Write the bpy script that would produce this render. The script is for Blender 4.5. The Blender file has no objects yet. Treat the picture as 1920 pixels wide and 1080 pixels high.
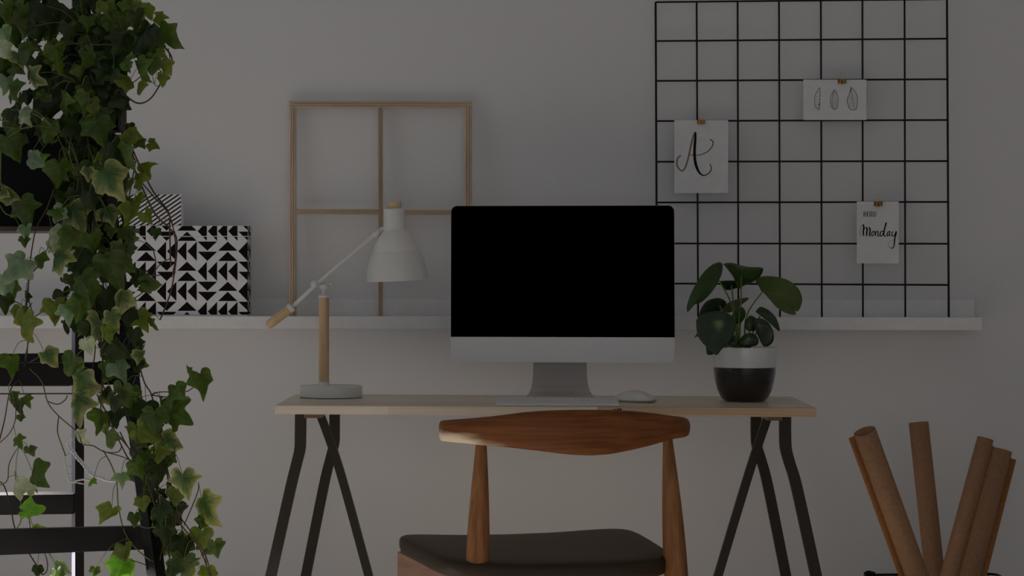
import bpy, math, random
from mathutils import Vector, Matrix, noise
from mathutils.geometry import tessellate_polygon
random.seed(7)
C = bpy.context.scene
PI = math.pi

# ------------------------------------------------------------------ camera
F = 4600.0                 # focal length in pixels of the 1920 px frame
PPX, HOR = 580.0, 500.0    # principal point: the photograph is an off-centre crop
TH = math.radians(5.1)     # camera yaw to the left
CZ = 1.04
cam_d = bpy.data.cameras.new('camera')
cam = bpy.data.objects.new('camera', cam_d)
C.collection.objects.link(cam)
C.camera = cam
cam.location = (0, 0, CZ)
cam.rotation_euler = (PI/2, 0, TH)
cam_d.sensor_width = 36
cam_d.lens = F/1920*36
cam_d.shift_x = (960-PPX)/1920
cam_d.shift_y = -(540-HOR)/1920
cam_d.clip_end = 60

# ------------------------------------------------------------------ world, exposure, daylight
w = bpy.data.worlds.new('world'); C.world = w
w.use_nodes = True
bg = w.node_tree.nodes['Background']
bg.inputs[0].default_value = (0.80, 0.90, 1.0, 1); bg.inputs[1].default_value = 0.5
C.view_settings.view_transform = 'Standard'
C.view_settings.look = 'None'
C.view_settings.exposure = -2.98
C.view_settings.gamma = 1
C.view_settings.use_curve_mapping = False

def area(name, loc, target, sx, sy, power, col):
    d = bpy.data.lights.new(name, 'AREA'); d.shape = 'RECTANGLE'
    d.size = sx; d.size_y = sy; d.energy = power; d.color = col
    o = bpy.data.objects.new(name, d); C.collection.objects.link(o)
    o.location = loc
    o.rotation_euler = (Vector(target)-Vector(loc)).to_track_quat('-Z', 'Y').to_euler()
    return o
# daylight entering by the large window in the left wall; added fill at the unseen one behind the camera
area('daylight_left_window', (-2.62, 4.05, 1.32), (3.0, 5.2, 0.75), 2.3, 2.3, 43, (0.82, 0.91, 1.0))
area('fill_front_window', (0.4, -1.62, 1.3), (0.4, 6.0, 0.6), 3.2, 2.3, 116, (0.90, 0.94, 1.0))

sd = bpy.data.lights.new('sun', 'SUN'); sd.energy = 64.0; sd.angle = math.radians(1.5); sd.color = (1.0, .975, .955)
so_ = bpy.data.objects.new('sun', sd); C.collection.objects.link(so_)      # low sun through the window on the left, cut off by the added awning, reaching the floor by the desk
so_.rotation_euler = Vector((1, .16, -.35)).to_track_quat('-Z', 'Y').to_euler()

YW = 6.12                  # back wall
YD0, YD1 = 5.44, 5.94      # desk front and back edge
ZD = 0.73                  # desk top

def dep(x, Y): return Y*math.cos(TH)-x*math.sin(TH)
def P(px, py, Y):
    """world point on the plane y = Y seen at that place of the photograph"""
    t = (px-PPX)/F
    x = Y*(t*math.cos(TH)-math.sin(TH))/(math.cos(TH)+t*math.sin(TH))
    return Vector((x, Y, CZ-(py-HOR)/F*dep(x, Y)))
def M(px, Y):              # metres per pixel there
    return dep(P(px, 0, Y).x, Y)/F

# ------------------------------------------------------------------ helpers
class MB:
    def __init__(s): s.v = []; s.f = []; s.m = []; s.c = {}
    def add(s, vs, fs, m=0):
        b = len(s.v); s.v += [Vector(v) for v in vs]
        s.f += [[i+b for i in f] for f in fs]; s.m += [m]*len(fs); return b
    def box(s, x0, x1, y0, y1, z0, z1, m=0):
        s.add([(x0,y0,z0),(x1,y0,z0),(x1,y1,z0),(x0,y1,z0),(x0,y0,z1),(x1,y0,z1),(x1,y1,z1),(x0,y1,z1)],
              [(0,3,2,1),(4,5,6,7),(0,1,5,4),(1,2,6,5),(2,3,7,6),(3,0,4,7)], m)
    def loft(s, rings, m=0, cap0=True, cap1=True, closed=True):
        n = len(rings[0]); b = len(s.v)
        for r in rings: s.v += [Vector(p) for p in r]
        fs = []
        for i in range(len(rings)-1):
            for j in range(n if closed else n-1):
                k = (j+1) % n
                fs.append([b+i*n+j, b+i*n+k, b+(i+1)*n+k, b+(i+1)*n+j])
        if cap0: fs.append([b+j for j in range(n)][::-1])
        if cap1: fs.append([b+(len(rings)-1)*n+j for j in range(n)])
        s.f += fs; s.m += [m]*len(fs)
    def tube(s, pts, r, n=8, m=0, cap=True):
        pts = [Vector(p) for p in pts]
        rings = []
        up = None
        for i, p in enumerate(pts):
            a = pts[max(i-1, 0)]; c = pts[min(i+1, len(pts)-1)]
            d = (c-a)
            if d.length < 1e-9: d = Vector((0,0,1))
            d.normalize()
            if up is None:
                up = Vector((0,1,0)) if abs(d.y) < .9 else Vector((1,0,0))
            x = d.cross(up)
            if x.length < 1e-4: x = d.orthogonal()
            x.normalize(); y = x.cross(d).normalized(); up = y
            rr = r[i] if isinstance(r, (list, tuple)) else r
            rings.append([p+x*(rr*math.cos(2*PI*k/n))+y*(rr*math.sin(2*PI*k/n)) for k in range(n)])
        s.loft(rings, m, cap, cap)
    def lathe(s, prof, c=(0,0,0), axis=None, n=48, m=0, cap0=True, cap1=True):
        c = Vector(c)
        q = Matrix.Identity(3) if axis is None else Vector((0,0,1)).rotation_difference(Vector(axis)).to_matrix()
        rings = [[c+q@Vector((r*math.cos(2*PI*k/n), r*math.sin(2*PI*k/n), z)) for k in range(n)] for r, z in prof]
        s.loft(rings, m, cap0, cap1)
    def bar(s, pts, wx, wy, m=0):
        """rectangular bar along a path in the x-z plane: wx wide across x, wy deep along y"""
        rings = []
        for p in pts:
            p = Vector(p)
            rings.append([p+Vector((-wx/2,-wy/2,0)), p+Vector((wx/2,-wy/2,0)), p+Vector((wx/2,wy/2,0)), p+Vector((-wx/2,wy/2,0))])
        s.loft(rings, m)

def worg(o):
    v = Vector((0,0,0))
    while o is not None: v += o.location; o = o.parent
    return v
def obj(name, mb, mats, parent=None, smooth=False, bevel=0, loc=None, seg=2, sub=0, auto=None):
    if not isinstance(mats, (list, tuple)): mats = [mats]
    me = bpy.data.meshes.new(name)
    org = worg(parent) if parent is not None else Vector((0,0,0))
    if loc is not None: org = org+Vector(loc)-(org if parent is None else org)*0 if parent is None else worg(parent)
    if parent is None and loc is not None: org = Vector(loc)
    me.from_pydata([v-org for v in mb.v], [], mb.f)
    for m in mats: me.materials.append(m)
    me.polygons.foreach_set('material_index', mb.m)
    if smooth: me.polygons.foreach_set('use_smooth', [True]*len(me.polygons))
    for k, vals in mb.c.items():
        a = me.attributes.new(k, 'FLOAT_COLOR', 'POINT')
        a.data.foreach_set('color', [x for t in vals for x in (t[0], t[1], t[2], 1.0)])
    me.update(); me.validate()
    if smooth and auto is not None:
        me.set_sharp_from_angle(angle=math.radians(auto))
    o = bpy.data.objects.new(name, me); C.collection.objects.link(o)
    if parent is not None: o.parent = parent
    elif loc is not None: o.location = loc
    if bevel:
        b = o.modifiers.new('bevel', 'BEVEL'); b.width = bevel; b.segments = seg; b.limit_method = 'ANGLE'
        b.angle_limit = math.radians(40); b.harden_normals = False
    if sub:
        b = o.modifiers.new('sub', 'SUBSURF'); b.levels = sub; b.render_levels = sub
    return o
def tag(o, label, cat, group=None, kind=None):
    o['label'] = label
    o['category'] = cat
    if group: o['group'] = group
    if kind: o['kind'] = kind
    return o
def thing(name, loc, label, cat, group=None):
    o = bpy.data.objects.new(name, None); C.collection.objects.link(o)
    o.location = loc; o.empty_display_size = .05
    return tag(o, label, cat, group)
def struct(name, mb, mats, parent=None, **k):
    o = obj(name, mb, mats, parent, **k)
    if parent is None: o['kind'] = 'structure'
    return o
def cr(pts, n=6):
    """Catmull-Rom through tuples"""
    if len(pts) < 3: return [tuple(p) for p in pts]
    q = [pts[0]]+list(pts)+[pts[-1]]
    out = []
    for i in range(1, len(q)-2):
        for k in range(n):
            t = k/n
            out.append(tuple(0.5*((2*b)+(-a+c)*t+(2*a-5*b+4*c-d)*t*t+(-a+3*b-3*c+d)*t**3)
                             for a, b, c, d in zip(q[i-1], q[i], q[i+1], q[i+2])))
    out.append(tuple(pts[-1]))
    return out

# ------------------------------------------------------------------ materials
def mat(name, col, rough=.5, metal=0, spec=.5, coat=0, bump=None, sheen=0):
    m = bpy.data.materials.new(name); m.use_nodes = True
    nt = m.node_tree; b = nt.nodes['Principled BSDF']
    b.inputs['Base Color'].default_value = (*col, 1)
    b.inputs['Roughness'].default_value = rough
    b.inputs['Metallic'].default_value = metal
    b.inputs['Specular IOR Level'].default_value = spec
    b.inputs['Coat Weight'].default_value = coat
    b.inputs['Coat Roughness'].default_value = .25
    if sheen: b.inputs['Sheen Weight'].default_value = sheen
    # faint unevenness of the surface
    tc = nt.nodes.new('ShaderNodeTexCoord'); nz = nt.nodes.new('ShaderNodeTexNoise')
    sc, st, cv = bump if bump else (40, .02, .03)
    nz.inputs['Scale'].default_value = sc; nz.inputs['Detail'].default_value = 4
    nt.links.new(tc.outputs['Object'], nz.inputs['Vector'])
    bp = nt.nodes.new('ShaderNodeBump'); bp.inputs['Strength'].default_value = st; bp.inputs['Distance'].default_value = .002
    nt.links.new(nz.outputs['Fac'], bp.inputs['Height']); nt.links.new(bp.outputs['Normal'], b.inputs['Normal'])
    hs = nt.nodes.new('ShaderNodeMapRange'); hs.inputs['From Min'].default_value = .3; hs.inputs['From Max'].default_value = .7
    hs.inputs['To Min'].default_value = 1-cv; hs.inputs['To Max'].default_value = 1+cv
    nt.links.new(nz.outputs['Fac'], hs.inputs['Value'])
    vm = nt.nodes.new('ShaderNodeVectorMath'); vm.operation = 'SCALE'; vm.inputs[0].default_value = col
    nt.links.new(hs.outputs[0], vm.inputs['Scale']); nt.links.new(vm.outputs[0], b.inputs['Base Color'])
    return m

def wood(name, c0, c1, scale=(3,60,60), rough=.5, coat=0, dist=1.5, spec=.35, boards=None, knots=None, ring=0):
    """grain runs along the axis with the small scale number"""
    m = bpy.data.materials.new(name); m.use_nodes = True
    nt = m.node_tree; N = nt.nodes; L = nt.links
    b = N['Principled BSDF']; b.inputs['Roughness'].default_value = rough; b.inputs['Specular IOR Level'].default_value = spec
    b.inputs['Coat Weight'].default_value = coat; b.inputs['Coat Roughness'].default_value = .3
    tc = N.new('ShaderNodeTexCoord'); mp = N.new('ShaderNodeMapping'); mp.inputs['Scale'].default_value = scale
    L.new(tc.outputs['Object'], mp.inputs['Vector'])
    n1 = N.new('ShaderNodeTexNoise'); n1.inputs['Scale'].default_value = 1; n1.inputs['Detail'].default_value = 5
    n1.inputs['Distortion'].default_value = dist
    L.new(mp.outputs[0], n1.inputs['Vector'])
    fac = n1.outputs['Fac']
    if ring:
        wv = N.new('ShaderNodeTexWave'); wv.wave_type = 'BANDS'; wv.bands_direction = 'Z'
        wv.inputs['Scale'].default_value = ring; wv.inputs['Distortion'].default_value = 6; wv.inputs['Detail'].default_value = 3
        mp2 = N.new('ShaderNodeMapping'); mp2.inputs['Scale'].default_value = (scale[0]*.6, scale[1]*.25, scale[2]*.25)
        L.new(tc.outputs['Object'], mp2.inputs['Vector']); L.new(mp2.outputs[0], wv.inputs['Vector'])
        mx0 = N.new('ShaderNodeMath'); mx0.operation = 'MULTIPLY_ADD'; mx0.inputs[1].default_value = .35; 
        L.new(wv.outputs['Fac'], mx0.inputs[0])
        sc = N.new('ShaderNodeMath'); sc.operation = 'MULTIPLY'; sc.inputs[1].default_value = .75
        L.new(n1.outputs['Fac'], sc.inputs[0]); L.new(sc.outputs[0], mx0.inputs[2])
        fac = mx0.outputs[0]
    cr_ = N.new('ShaderNodeValToRGB'); cr_.color_ramp.elements[0].position = .32; cr_.color_ramp.elements[1].position = .68
    cr_.color_ramp.elements[0].color = (*c0, 1); cr_.color_ramp.elements[1].color = (*c1, 1)
    L.new(fac, cr_.inputs['Fac'])
    out = cr_.outputs['Color']
    if boards:
        bw, bh, off, tone = boards
        mpb = N.new('ShaderNodeMapping'); mpb.inputs['Location'].default_value = off
        L.new(tc.outputs['Object'], mpb.inputs['Vector'])
        br = N.new('ShaderNodeTexBrick'); br.inputs['Scale'].default_value = 1
        br.inputs['Brick Width'].default_value = bw; br.inputs['Row Height'].default_value = bh
        br.inputs['Mortar Size'].default_value = 0.0003; br.inputs['Mortar Smooth'].default_value = .1
        br.inputs['Color1'].default_value = (1,1,1,1); br.inputs['Color2'].default_value = (*tone, 1)
        br.inputs['Mortar'].default_value = (.75,.62,.5,1); br.inputs['Bias'].default_value = -.2
        L.new(mpb.outputs[0], br.inputs['Vector'])
        mx = N.new('ShaderNodeMixRGB'); mx.blend_type = 'MULTIPLY'; mx.inputs[0].default_value = 1
        L.new(out, mx.inputs[1]); L.new(br.outputs['Color'], mx.inputs[2]); out = mx.outputs[0]
    if knots:
        vr = N.new('ShaderNodeTexVoronoi'); vr.inputs['Scale'].default_value = knots
        mpk = N.new('ShaderNodeMapping'); mpk.inputs['Scale'].default_value = (.5, 1.4, 1.4)
        L.new(tc.outputs['Object'], mpk.inputs['Vector']); L.new(mpk.outputs[0], vr.inputs['Vector'])
        rr = N.new('ShaderNodeValToRGB'); rr.color_ramp.elements[0].position = .02; rr.color_ramp.elements[1].position = .09
        rr.color_ramp.elements[0].color = (.35,.22,.13,1); rr.color_ramp.elements[1].color = (1,1,1,1)
        L.new(vr.outputs['Distance'], rr.inputs['Fac'])
        mx = N.new('ShaderNodeMixRGB'); mx.blend_type = 'MULTIPLY'; mx.inputs[0].default_value = 1
        L.new(out, mx.inputs[1]); L.new(rr.outputs['Color'], mx.inputs[2]); out = mx.outputs[0]
    L.new(out, b.inputs['Base Color'])
    bp = N.new('ShaderNodeBump'); bp.inputs['Strength'].default_value = .08; bp.inputs['Distance'].default_value = .001
    L.new(n1.outputs['Fac'], bp.inputs['Height']); L.new(bp.outputs['Normal'], b.inputs['Normal'])
    return m

def sapwood_glare(m, x0, x1, z0, z1, col):
    # pale sapwood with glare painted into it at one end of the back rest, its edge following the grain
    nt = m.node_tree; N = nt.nodes; L = nt.links; b = N['Principled BSDF']
    src = b.inputs['Base Color'].links[0].from_socket
    tc = N.new('ShaderNodeTexCoord'); sp = N.new('ShaderNodeSeparateXYZ'); L.new(tc.outputs['Object'], sp.inputs[0])
    a = N.new('ShaderNodeMapRange'); a.inputs['From Min'].default_value = x0; a.inputs['From Max'].default_value = x1
    c = N.new('ShaderNodeMapRange'); c.inputs['From Min'].default_value = z0; c.inputs['From Max'].default_value = z1
    nz = N.new('ShaderNodeTexNoise'); mp = N.new('ShaderNodeMapping'); mp.inputs['Scale'].default_value = (9, 30, 60)
    L.new(tc.outputs['Object'], mp.inputs[0]); L.new(mp.outputs[0], nz.inputs['Vector']); nz.inputs['Scale'].default_value = 1
    L.new(sp.outputs[0], a.inputs['Value']); L.new(sp.outputs[2], c.inputs['Value'])
    mu = N.new('ShaderNodeMath'); mu.operation = 'MULTIPLY'; L.new(a.outputs[0], mu.inputs[0]); L.new(c.outputs[0], mu.inputs[1])
    ad = N.new('ShaderNodeMath'); ad.operation = 'MULTIPLY_ADD'; ad.inputs[1].default_value = .8; L.new(nz.outputs['Fac'], ad.inputs[0]); L.new(mu.outputs[0], ad.inputs[2])
    rp = N.new('ShaderNodeMapRange'); rp.interpolation_type = 'SMOOTHSTEP'; rp.inputs['From Min'].default_value = .62; rp.inputs['From Max'].default_value = 1.15
    L.new(ad.outputs[0], rp.inputs['Value'])
    mx = N.new('ShaderNodeMixRGB'); mx.inputs[2].default_value = (*col, 1); L.new(rp.outputs[0], mx.inputs[0]); L.new(src, mx.inputs[1])
    L.new(mx.outputs[0], b.inputs['Base Color'])

def leafmat(name, attr=None, col=(.1,.2,.03), rough=.45, trans=.35, tcol=(1.3,1.5,.6), spec=.4, nscale=60, nv=.25):
    m = bpy.data.materials.new(name); m.use_nodes = True
    nt = m.node_tree; N = nt.nodes; L = nt.links; b = N['Principled BSDF']
    b.inputs['Roughness'].default_value = rough; b.inputs['Specular IOR Level'].default_value = spec
    tc = N.new('ShaderNodeTexCoord'); nz = N.new('ShaderNodeTexNoise')
    nz.inputs['Scale'].default_value = nscale; nz.inputs['Detail'].default_value = 3
    L.new(tc.outputs['Object'], nz.inputs['Vector'])
    mr = N.new('ShaderNodeMapRange'); mr.inputs['From Min'].default_value = .3; mr.inputs['From Max'].default_value = .7
    mr.inputs['To Min'].default_value = 1-nv; mr.inputs['To Max'].default_value = 1+nv
    L.new(nz.outputs['Fac'], mr.inputs['Value'])
    vm = N.new('ShaderNodeVectorMath'); vm.operation = 'SCALE'
    if attr:
        at = N.new('ShaderNodeAttribute'); at.attribute_name = attr; L.new(at.outputs['Color'], vm.inputs[0])
    else: vm.inputs[0].default_value = col
    L.new(mr.outputs[0], vm.inputs['Scale']); L.new(vm.outputs[0], b.inputs['Base Color'])
    tr = N.new('ShaderNodeBsdfTranslucent')
    v2 = N.new('ShaderNodeVectorMath'); v2.operation = 'MULTIPLY'; v2.inputs[1].default_value = tcol
    L.new(vm.outputs[0], v2.inputs[0]); L.new(v2.outputs[0], tr.inputs['Color'])
    mx = N.new('ShaderNodeMixShader'); mx.inputs[0].default_value = trans
    L.new(b.outputs[0], mx.inputs[1]); L.new(tr.outputs[0], mx.inputs[2])
    L.new(mx.outputs[0], N['Material Output'].inputs['Surface'])
    bp = N.new('ShaderNodeBump'); bp.inputs['Strength'].default_value = .25; bp.inputs['Distance'].default_value = .002
    L.new(nz.outputs['Fac'], bp.inputs['Height']); L.new(bp.outputs['Normal'], b.inputs['Normal'])
    return m

m_wall = mat('white_wall_paint', (.80,.797,.812), .9, spec=.2, bump=(180,.05,.006))
m_ceil = mat('ceiling_paint', (.85,.85,.84), .9, spec=.2)
m_ledge = mat('white_lacquer', (.87,.87,.88), .45)
m_floor = wood('oak_floor', (.68,.60,.51), (.80,.74,.66), (1.5,18,18), .5, boards=(1.2,.14,(0,0,0),(.85,.8,.75)))
m_pine = wood('pine_board', (.76,.64,.50), (.90,.82,.71), (2.5,70,70), .30, dist=.8, spec=.6, boards=(.42,.045,(.13,.02,0),(.90,.81,.70)), knots=4.5)
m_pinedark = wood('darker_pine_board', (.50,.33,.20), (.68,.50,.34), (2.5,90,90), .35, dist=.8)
m_knot = mat('pine_knot', (.05,.02,.01), .6)
m_pineframe = wood('pine_moulding', (.62,.48,.35), (.80,.66,.52), (40,60,4), .6, dist=.5)
m_pineframe_h = wood('pine_moulding_across', (.62,.48,.35), (.80,.66,.52), (4,60,40), .6, dist=.5)
m_birch = wood('lamp_wood', (.62,.41,.22), (.82,.62,.40), (60,60,5), .5, dist=.6)
m_teak = wood('oiled_teak', (.15,.045,.009), (.27,.095,.020), (3.0,22,150), .5, coat=.0, dist=.5)
m_teakleg = wood('teak_leg', (.20,.075,.022), (.36,.16,.055), (90,90,4), .5, coat=.05, dist=.6)
m_teakrail = wood('teak_rail', (.26,.14,.10), (.36,.20,.14), (6,6,50), .5, dist=1)
m_leather = mat('dark_leather', (.040,.025,.013), .5, spec=.3, bump=(300,.12,.1))
m_steel = mat('dark_bronze_steel', (.034,.027,.021), .55, metal=.0, spec=.25)
m_bracket = mat('bronze_bracket', (.16,.10,.06), .5)
m_black = mat('black_stained_wood', (.005,.0035,.0035), .45, spec=.3, bump=(30,.04,.2))
m_post_sheen = mat('painted_window_sheen', (.33,.31,.38), .5)  # pale colour standing in for window gloss on the black post
m_shelfedge = mat('brown_board_edge', (.07,.045,.04), .5)
m_boxblk = mat('black_planter', (.006,.006,.006), .6, spec=.2)
m_wire = mat('black_wire', (.006,.005,.005), .5, spec=.3)
m_white = mat('white_enamel', (.80,.80,.79), .4)
m_white_in = mat('white_enamel_inside', (.85,.84,.82), .5)
m_rubber = mat('black_rubber', (.01,.01,.01), .7, spec=.2)
m_glassblk = mat('black_glass', (0,0,0), .35, spec=0, bump=(5,0,0))
m_alu = mat('brushed_aluminium', (.70,.67,.65), .42, metal=.7, bump=(400,.02,.01))
m_chin = mat('satin_aluminium', (.84,.84,.86), .5, metal=.0, bump=(400,.01,.005))
m_key = mat('white_key', (.84,.84,.85), .5)
m_ink = mat('black_ink', (.012,.008,.008), .8, spec=.1)
m_gold = mat('gold_ink', (.26,.17,.09), .5, metal=.3)
m_brass = mat('brass_clip', (.30,.16,.045), .28, metal=.9)
m_brasslight = mat('gold_wire', (.75,.58,.38), .35, metal=.6)
m_grey_ink = mat('grey_ink_line', (.10,.08,.09), .8, spec=.1)
m_brownink = mat('brown_lettering', (.14,.07,.035), .6)
m_paper = mat('white_card', (.83,.84,.86), .8, spec=.2)
m_boxwhite = mat('white_cardboard', (.86,.87,.90), .6)
m_kraft = mat('kraft_paper', (.37,.205,.115), .8, spec=.2, bump=(120,.08,.12))
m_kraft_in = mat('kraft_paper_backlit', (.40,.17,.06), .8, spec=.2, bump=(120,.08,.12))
m_soil = mat('potting_soil', (.02,.014,.01), 1, bump=(200,.8,.5))
m_chain = mat('silver_chain', (.86,.86,.92), .4, metal=.15)
m_twig = mat('bleached_twig', (.62,.63,.60), .7)
m_stem = mat('ivy_stem', (.085,.040,.028), .6)
m_stemg = mat('green_stem', (.13,.16,.045), .5)
m_ivy = leafmat('ivy_leaf', attr='leaf_colour', rough=.42, trans=.38)
m_pep = leafmat('peperomia_leaf', attr='leaf_colour', rough=.3, trans=.12, tcol=(1.2,1.6,.4), spec=.5, nscale=35, nv=.15)
m_pepstem = mat('peperomia_stem', (.12,.17,.03), .4)
m_potw = mat('white_glaze', (.80,.80,.80), .22, coat=.5, bump=(60,.25,.02))
m_potb = mat('black_glaze', (.012,.008,.008), .16, coat=.6, bump=(60,.25,.1))

# ------------------------------------------------------------------ the room
XL, XR, YF, ZC = -2.5, 3.4, -1.5, 2.75
b = MB(); b.box(XL-.1, XR+.1, YF-.1, YW+.1, -.1, 0); struct('floor', b, m_floor)
b = MB(); b.box(XL-.1, XR+.1, YF-.1, YW+.1, ZC, ZC+.1); struct('ceiling', b, m_ceil)
b = MB(); b.box(XL, XR, YW, YW+.1, 0, ZC); struct('wall_back', b, m_wall)
b = MB(); b.box(XR, XR+.1, YF, YW, 0, ZC); struct('wall_right', b, m_wall)
b = MB()
wy0, wy1, wz0, wz1 = 2.85, 5.25, .12, 2.52
b.box(XL-.1, XL, YF, wy0, 0, ZC); b.box(XL-.1, XL, wy1, YW, 0, ZC)
b.box(XL-.1, XL, wy0, wy1, 0, wz0); b.box(XL-.1, XL, wy0, wy1, wz1, ZC)
struct('wall_left', b, m_wall)
b = MB()
fx0, fx1, fz0, fz1 = -1.25, 2.05, .1, 2.5
b.box(XL, fx0, YF-.1, YF, 0, ZC); b.box(fx1, XR, YF-.1, YF, 0, ZC)
b.box(fx0, fx1, YF-.1, YF, 0, fz0); b.box(fx0, fx1, YF-.1, YF, fz1, ZC)
struct('wall_front', b, m_wall)
b = MB()
for (y0, y1, z0, z1) in ((wy0, wy0+.05, wz0, wz1), (wy1-.05, wy1, wz0, wz1), (wy0, wy1, wz0, wz0+.05), (wy0, wy1, wz1-.05, wz1), (4.03,4.07,wz0,wz1)):
    b.box(XL-.08, XL-.02, y0, y1, z0, z1)
struct('window_1', b, m_ledge)
b = MB(); b.box(XL-1.60, XL-.25, 2.2, 6.2, 1.62, 1.66); struct('sun_blocker_1', b, m_ledge)  # unseen awning, added to limit how high the sun reaches
b = MB(); b.box(XL-.29, XL-.25, 2.2, 6.2, 1.66, 4.2); struct('sun_blocker_2', b, m_ledge)  # unseen screen above it, added to shut out the higher sun
b = MB()
for (x0, x1, z0, z1) in ((fx0, fx0+.05, fz0, fz1), (fx1-.05, fx1, fz0, fz1), (fx0, fx1, fz0, fz0+.05), (fx0, fx1, fz1-.05, fz1), (.38,.42,fz0,fz1)):
    b.box(x0, x1, YF-.08, YF-.02, z0, z1)
struct('window_2', b, m_ledge)
b = MB(); b.box(XL, XR, YW-.014, YW, 0, .09); struct('baseboard_back', b, m_ledge, bevel=.003)

# ------------------------------------------------------------------ picture ledge
YL = YW-.12
pr = P(1842, 597, YL); xl = P(-260, 590, YL).x; xr = pr.x
z_lip = (P(900, 593.5, YL).z)+.000; z_bot = P(900, 617.5, YL).z
z_floor = z_bot+.010
z_back = P(1500, 561, YW).z
b = MB(); b.box(xl, xr, YL, YL+.012, z_bot, z_lip)
t = thing('picture_ledge', ((xl+xr)/2, YW-.06, z_bot), 'long white picture ledge running along the wall behind the desk', 'shelf')
obj('front_lip', b, m_ledge, t, bevel=.0015)
b = MB(); b.box(xl, xr, YL+.012, YW-.012, z_bot, z_floor); obj('shelf_board', b, m_ledge, t)
b = MB(); b.box(xl, P(1826, 580, YW).x, YW-.012, YW-.0002, z_bot, z_back); obj('back_board', b, m_ledge, t, bevel=.001)

# ------------------------------------------------------------------ patterned boxes on the ledge
YB = YL+.016
def poly_clip(poly, x0, x1, z0, z1):
    def cl(p, ins, inter):
        o = []
        for i in range(len(p)):
            a, c = p[i-1], p[i]
            if ins(c):
                if not ins(a): o.append(inter(a, c))
                o.append(c)
            elif ins(a): o.append(inter(a, c))
        return o
    def ix(X): return lambda a, c: (X, a[1]+(c[1]-a[1])*(X-a[0])/(c[0]-a[0]))
    def iz(Z): return lambda a, c: (a[0]+(c[0]-a[0])*(Z-a[1])/(c[1]-a[1]), Z)
    p = cl(poly, lambda q: q[0] >= x0, ix(x0))
    if p: p = cl(p, lambda q: q[0] <= x1, ix(x1))
    if p: p = cl(p, lambda q: q[1] >= z0, iz(z0))
    if p: p = cl(p, lambda q: q[1] <= z1, iz(z1))
    return p
bx0, bx1, by0, by1 = 227.5, 465, 423, 591
s = M(350, YB)
c0 = P(bx0, 0, YB).x; c1 = P(bx1, 0, YB).x
zt = P(350, by0, YB).z; zb = z_floor+.0003
def inkface(mb, polys, Y, rx0, rx1, ry0, ry1):
    for pl in polys:
        q = poly_clip(pl, rx0, rx1, ry0, ry1)
        if q and len(q) >= 3:
            vs = [P(a, c, Y) for a, c in q]
            mb.add([(v.x, Y, v.z) for v in vs], [list(range(len(vs)))], 0)
polys = []
cw, g = 38.2, 1.0
A = 'ULLD'; Bq = 'LDUL'
for r in range(-1, 5):
    y = 377.8+28.8+cw*r*.985
    y0 = 415.5-.2+r*37.6; y1 = y0+36.4
    seq = Bq if r % 2 == 0 else A
    for c in range(-1, 7):
        k = seq[c % 4]
        x0 = 255.9+c*cw; x1 = x0+cw-1.6; xm = (x0+x1)/2; ym = (y0+y1)/2
        if k == 'L':
            polys += [[(x0, ym), (xm-1, y0), (xm-1, y1)], [(xm+.8, ym), (x1, y0), (x1, y1)]]
        elif k == 'U':
            polys += [[(x0, ym-1), (xm, y0), (x1, ym-1)], [(x0, y1), (xm, ym+.8), (x1, y1)]]
        else:
            polys += [[(x0, y0), (x1, y0), (xm, ym-1)], [(x0, ym+.8), (x1, ym+.8), (xm, y1)]]
t = thing('storage_box', ((c0+c1)/2, YB+.045, zb), 'white storage box with black triangle pattern standing on the picture ledge', 'box')
z_lid = P(350, 443, YB).z
b = MB(); b.box(c0+.0015, c1-.0015, YB+.0012, YB+.055, zb, z_lid+.0); obj('box_body', b, m_boxwhite, t, bevel=.0015)
b = MB(); b.box(c0, c1, YB, YB+.0565, z_lid, zt); lid = obj('lid', b, m_boxwhite, t, bevel=.0015)
b = MB(); inkface(b, polys, YB+.0008, bx0+.6, bx1-.6, 444, 590)
bt = MB(); inkface(bt, polys, YB-.0004, bx0+.4, bx1-.6, by0+.6, 442.3)
# the print wraps onto the right side
for (mb, ry0, ry1, xx) in ((b, 444, 590, c1-.0015+.0004), (bt, by0+.6, 442.3, c1+.0004)):
    for pl in polys:
        q = poly_clip([(x-0, y) for x, y in pl], 256, 350, ry0, ry1)
        if q and len(q) >= 3:
            vs = [(xx, YB+.002+(a-256)*s*.55, P(465, c, YB).z) for a, c in q]
            mb.add(vs, [list(range(len(vs)))][0:1], 0)
obj('triangle_print', b, m_ink, t)
obj('triangle_print', bt, m_ink, lid)

sx0, sx1, sy0, sy1 = 222, 340, 364, 422.7
d0 = P(sx0, 0, YB).x; d1 = P(sx1, 0, YB).x; ztt = P(300, sy0, YB).z
t = thing('storage_box', ((d0+d1)/2, YB+.04, zt+.0003), 'smaller box with diagonal black stripes stacked on the triangle box', 'box')
b = MB(); b.box(d0, d1, YB+.002, YB+.05, zt+.0003, ztt); obj('box_body', b, m_boxwhite, t, bevel=.001)
b = MB(); pl = []
for k in range(-14, 14):
    xa = 225+k*12.1
    pl.append([(xa, 430), (xa+4.6, 430), (xa+4.6+110, 430-75), (xa+110, 430-75)])
inkface(b, pl, YB+.0016, sx0+.5, sx1-.5, sy0+.5, sy1-.2)
obj('stripe_print', b, m_ink, t)

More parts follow.
